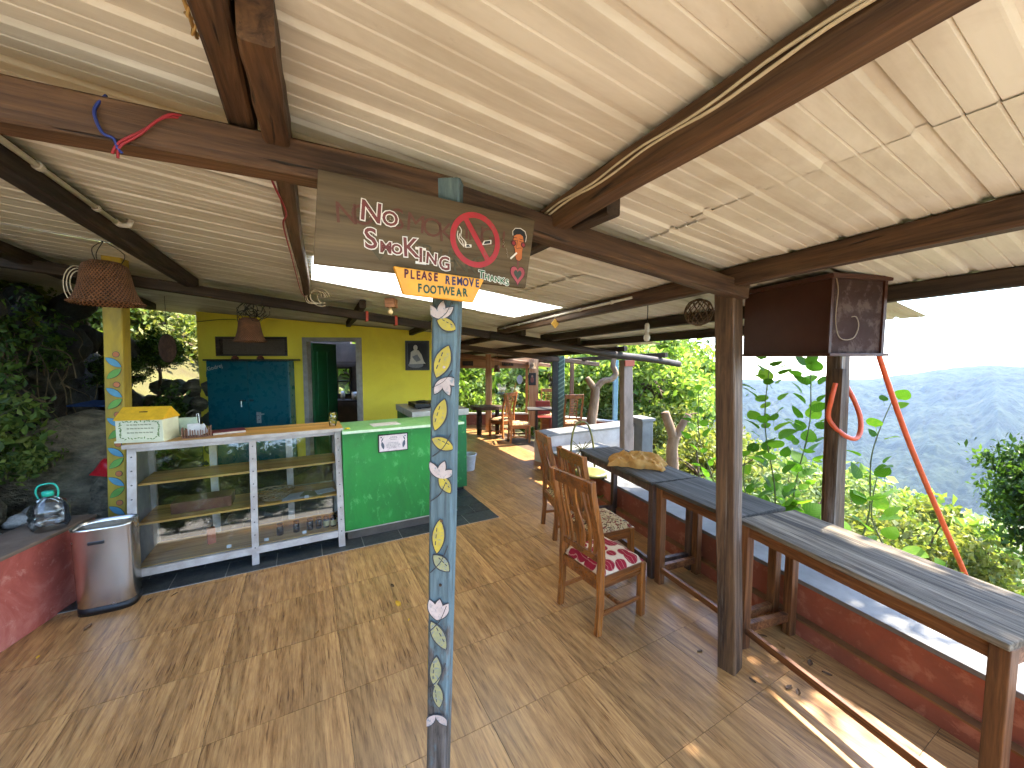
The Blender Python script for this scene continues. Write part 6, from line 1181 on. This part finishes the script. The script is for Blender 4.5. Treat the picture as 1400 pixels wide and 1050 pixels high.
# forked trunk and lopped trunk
def limb(name, t, pts, r): MB().tube(catmull(pts, 6), [r[0] + (r[1] - r[0]) * i / ((len(pts) - 1) * 6) for i in range((len(pts) - 1) * 6 + 1)], 12).build(name, BARK2, t, True)
BARK2 = m_plain('pale_bark', (150, 122, 94), (104, 82, 62), 0.9, 9, stretch=(1, 1, 0.35), bump=0.8, bdist=0.015)
ft = thing('bare_tree', 'bare brown trunk with one crooked limb behind the end wall', 'tree', (1.62, 8.05, -0.3)); limb('trunk', ft, [(0, 0, 0), (0.02, 0, 0.6), (0.10, 0, 1.2), (0.14, 0, 1.62)], (0.125, 0.085)); limb('limb', ft, [(0.13, 0, 1.55), (0.28, 0, 1.72), (0.46, 0.02, 1.76), (0.56, 0.02, 1.88), (0.50, 0.04, 2.06), (0.55, 0.05, 2.24), (0.62, 0.05, 2.30)], (0.068, 0.045)); limb('limb', ft, [(0.12, 0, 1.55), (0.0, 0, 1.72), (-0.05, 0, 1.80)], (0.08, 0.05))
GBK = BARK2; st2 = thing('lopped_tree', 'grey forked trunk with lopped ends beyond the table', 'tree', (2.36, 5.55, -0.4)); limb('trunk', st2, [(0, 0, 0), (0.0, 0, 0.6), (-0.02, 0, 1.0), (0.02, 0, 1.18)], (0.09, 0.075)); limb('limb', st2, [(0.01, 0, 1.12), (-0.05, 0, 1.28), (-0.14, 0, 1.52)], (0.07, 0.058)); limb('limb', st2, [(0.02, 0, 1.12), (0.10, 0, 1.30), (0.22, 0.02, 1.48)], (0.06, 0.045)); limb('twig', st2, [(0.22, 0.02, 1.47), (0.28, 0.02, 1.50), (0.34, 0.02, 1.50)], (0.015, 0.006))

# climbing plants with big heart-shaped leaves, each leaf its own piece
def heart_leaf():
    m = MB(); n = 9; L = 1.0; pts = []
    for i in range(n + 1):
        t = i / n; w = 0.5 * (math.sin(math.pi * min(1, t ** 0.62)) ** 0.75); pts.append((t * L - 0.12 * (1 - t) ** 4, w))
    for i, (y, w) in enumerate(pts): dz = -0.22 * (y / L) ** 2; m.v += [(-w, y - (0.12 * w if i < 3 else 0), dz + 0.16 * w), (0, y, dz), (w, y - (0.12 * w if i < 3 else 0), dz + 0.16 * w)]
    for i in range(n): m.f += [(i * 3, i * 3 + 1, i * 3 + 4, i * 3 + 3), (i * 3 + 1, i * 3 + 2, i * 3 + 5, i * 3 + 4)]
    m.add([(-0.018, -0.85, 0.10), (0.018, -0.85, 0.10), (0.018, 0.06, 0.0), (-0.018, 0.06, 0.0)], [(0, 1, 2, 3)]); me = m.mesh('leaf', True); return me
def m_bigleaf():
    t = NT('heart_leaf'); oi = t.n('ObjectInfo'); v = t.coord('Object'); n = t.noise(v, 3, 4, 0.6); sep = t.n('SeparateXYZ'); t.l(v, sep.inputs[0])
    c = t.ramp(t.math('ADD', t.math('MULTIPLY', oi.outputs['Random'], 0.7), t.math('MULTIPLY', n, 0.3)), [(0.1, srgb(54, 90, 26)), (0.5, srgb(80, 122, 36)), (0.8, srgb(110, 150, 48)), (0.97, srgb(172, 182, 64))])
    vein = t.math('ABSOLUTE', t.math('SINE', t.math('ADD', t.math('MULTIPLY', sep.outputs[1], 16.0), t.math('MULTIPLY', t.math('ABSOLUTE', sep.outputs[0]), -18.0)))); c = t.mix(t.ramp(vein, [(0.04, (0.5, 0.5, 0.5, 1)), (0.12, (0, 0, 0, 1))]), c, srgb(150, 180, 90))
    p = t.n('BsdfPrincipled'); t.l(c, p.inputs['Base Color']); p.inputs['Roughness'].default_value = 0.6; p.inputs['Specular IOR Level'].default_value = 0.15; tr = t.n('BsdfTranslucent'); t.l(t.mix(1.0, c, (0.95, 1.0, 0.4, 1), 'MULTIPLY'), tr.inputs[0]); mx = t.n('MixShader'); mx.inputs[0].default_value = 0.62
    t.l(p.outputs[0], mx.inputs[1]); t.l(tr.outputs[0], mx.inputs[2]); t.l(mx.outputs[0], t.out.inputs[0]); return t.m
HL = heart_leaf(); HL.materials.append(m_bigleaf()); STEM = m_flat('green_stem', (88, 96, 52))
def climber(label, base, top, n, size, spread, seed, bend=0.1):
    random.seed(seed); base, top = Vector(base), Vector(top); t = thing('climbing_plant', label, 'plant', base); d = top - base
    P = catmull([Vector((0, 0, 0)), d * 0.35 + Vector((bend, 0.03, 0)), d * 0.7 + Vector((-bend * 0.5, 0, 0)), d], 8); MB().tube(P, [0.009 - 0.006 * i / (len(P) - 1) for i in range(len(P))], 6).build('stem', STEM, t, True)
    for i in range(n):
        f = 0.22 + 0.78 * (i + random.random() * 0.6) / n; c = P[min(len(P) - 1, int(f * (len(P) - 1)))]; a = i * 2.4 + random.uniform(-.5, .5); ln = spread * random.uniform(0.5, 1.1) * (1.1 - 0.4 * f); e = c + Vector((math.cos(a) * ln, math.sin(a) * ln * 0.8, random.uniform(-0.02, 0.06)))
        s = 0.98 * size * random.uniform(0.6, 1.2) * (1.1 - 0.35 * f)
        obj('leaf', HL, None, t, e, (random.uniform(0.5, 1.3), random.uniform(-.5, .5), a - math.pi / 2 + random.uniform(-.6, .6)), (s, s, s))
climber('tall leafy climber in front of the hanging box underside, first of the pair', (2.55, 3.75, -0.3), (2.33, 3.45, 2.02), 56, 0.145, 0.14, 1)
climber('tall leafy climber close beside the weathered post below the box', (3.0, 3.85, -0.4), (2.68, 3.50, 2.06), 62, 0.15, 0.15, 2, -0.08)
climber('leafy climber leaning across the weathered post', (2.75, 3.1, 0.0), (3.05, 3.05, 1.62), 16, 0.13, 0.12, 3)
climber('dark leafy climber between the lopped trunk and the bare post', (2.5, 4.6, -0.4), (2.12, 4.35, 1.55), 30, 0.12, 0.15, 4)
climber('low bright climber showing just past the bare post', (2.3, 3.6, -0.2), (2.15, 3.45, 1.15), 24, 0.13, 0.14, 6)
climber('broad pale leaves growing at the foot of the weathered post', (2.95, 2.95, -0.1), (2.85, 2.95, 0.98), 9, 0.17, 0.12, 7)
climber('low climber with yellow leaves below the orange hose', (3.55, 3.1, -0.9), (3.45, 2.95, 0.30), 12, 0.15, 0.14, 8)

# dry leaves on the floor
DRY = [m_flat('dry_leaf_tan', (158, 112, 58)), m_flat('dry_leaf_brown', (104, 76, 50)), m_flat('dry_leaf_yellow', (214, 164, 44))]
def dry(x, y, s, k, lab, g=None, z=0.001):
    m = MB()
    for i in range(7):
        t = i / 6; w = 0.24 * math.sin(math.pi * t) ** 0.8; m.v += [(t - 0.5, -w, 0.12 * abs(t - 0.5) + 0.10), (t - 0.5, 0, 0.0), (t - 0.5, w, 0.14 * t)]
    for i in range(6): m.f += [(i * 3, i * 3 + 3, i * 3 + 4, i * 3 + 1), (i * 3 + 1, i * 3 + 4, i * 3 + 5, i * 3 + 2)]
    tag(m.build('dry_leaf', DRY[k], None, loc=(x, y, z), rot=(random.uniform(-.2, .2), random.uniform(-.1, .1), random.uniform(0, 6)), scale=s), lab, 'leaf', g)
random.seed(4)
dry(-0.88, 2.86, 0.075, 2, 'bright yellow dry leaf lying on the open floor before the counter')
for x, y, s, k in ((-1.0, 3.1, 0.05, 1), (-1.35, 2.55, 0.035, 0), (-0.75, 2.68, 0.03, 2), (-2.72, 2.98, 0.05, 1), (-2.85, 2.9, 0.05, 1), (-3.0, 2.6, 0.07, 1), (-3.02, 2.33, 0.03, 2)): dry(x, y, s, k, 'small dry leaf on the floor in front of the showcase', 'dry leaves by the showcase')
for x, y, s, k in ((1.60, 2.10, 0.06, 1), (1.63, 2.07, 0.05, 1), (1.72, 2.52, 0.05, 1), (1.78, 2.42, 0.05, 0), (1.84, 2.33, 0.045, 0), (1.9, 2.2, 0.05, 1), (1.86, 2.28, 0.06, 1), (1.22, 2.38, 0.04, 1), (1.70, 2.62, 0.06, 1), (1.42, 2.15, 0.04, 1)): dry(x, y, s, k, 'dry brown leaf on the floor under the weathered table', 'dry leaves under the tables')

# ================================================================== HAZE
hz = MB().span((-3000, -3000, -346), (4200, 4200, 235)).build('haze', None); hz.data.materials.clear(); t = NT('haze_air'); pv = t.n('VolumePrincipled'); pv.inputs['Color'].default_value = (0.60, 0.76, 1.0, 1); pv.inputs['Density'].default_value = 0.000125; pv.inputs['Anisotropy'].default_value = 0.2; t.l(pv.outputs[0], t.out.inputs['Volume']); hz.data.materials.append(t.m); hz['kind'] = 'stuff'; hz['label'] = 'pale blue haze in the valley air'
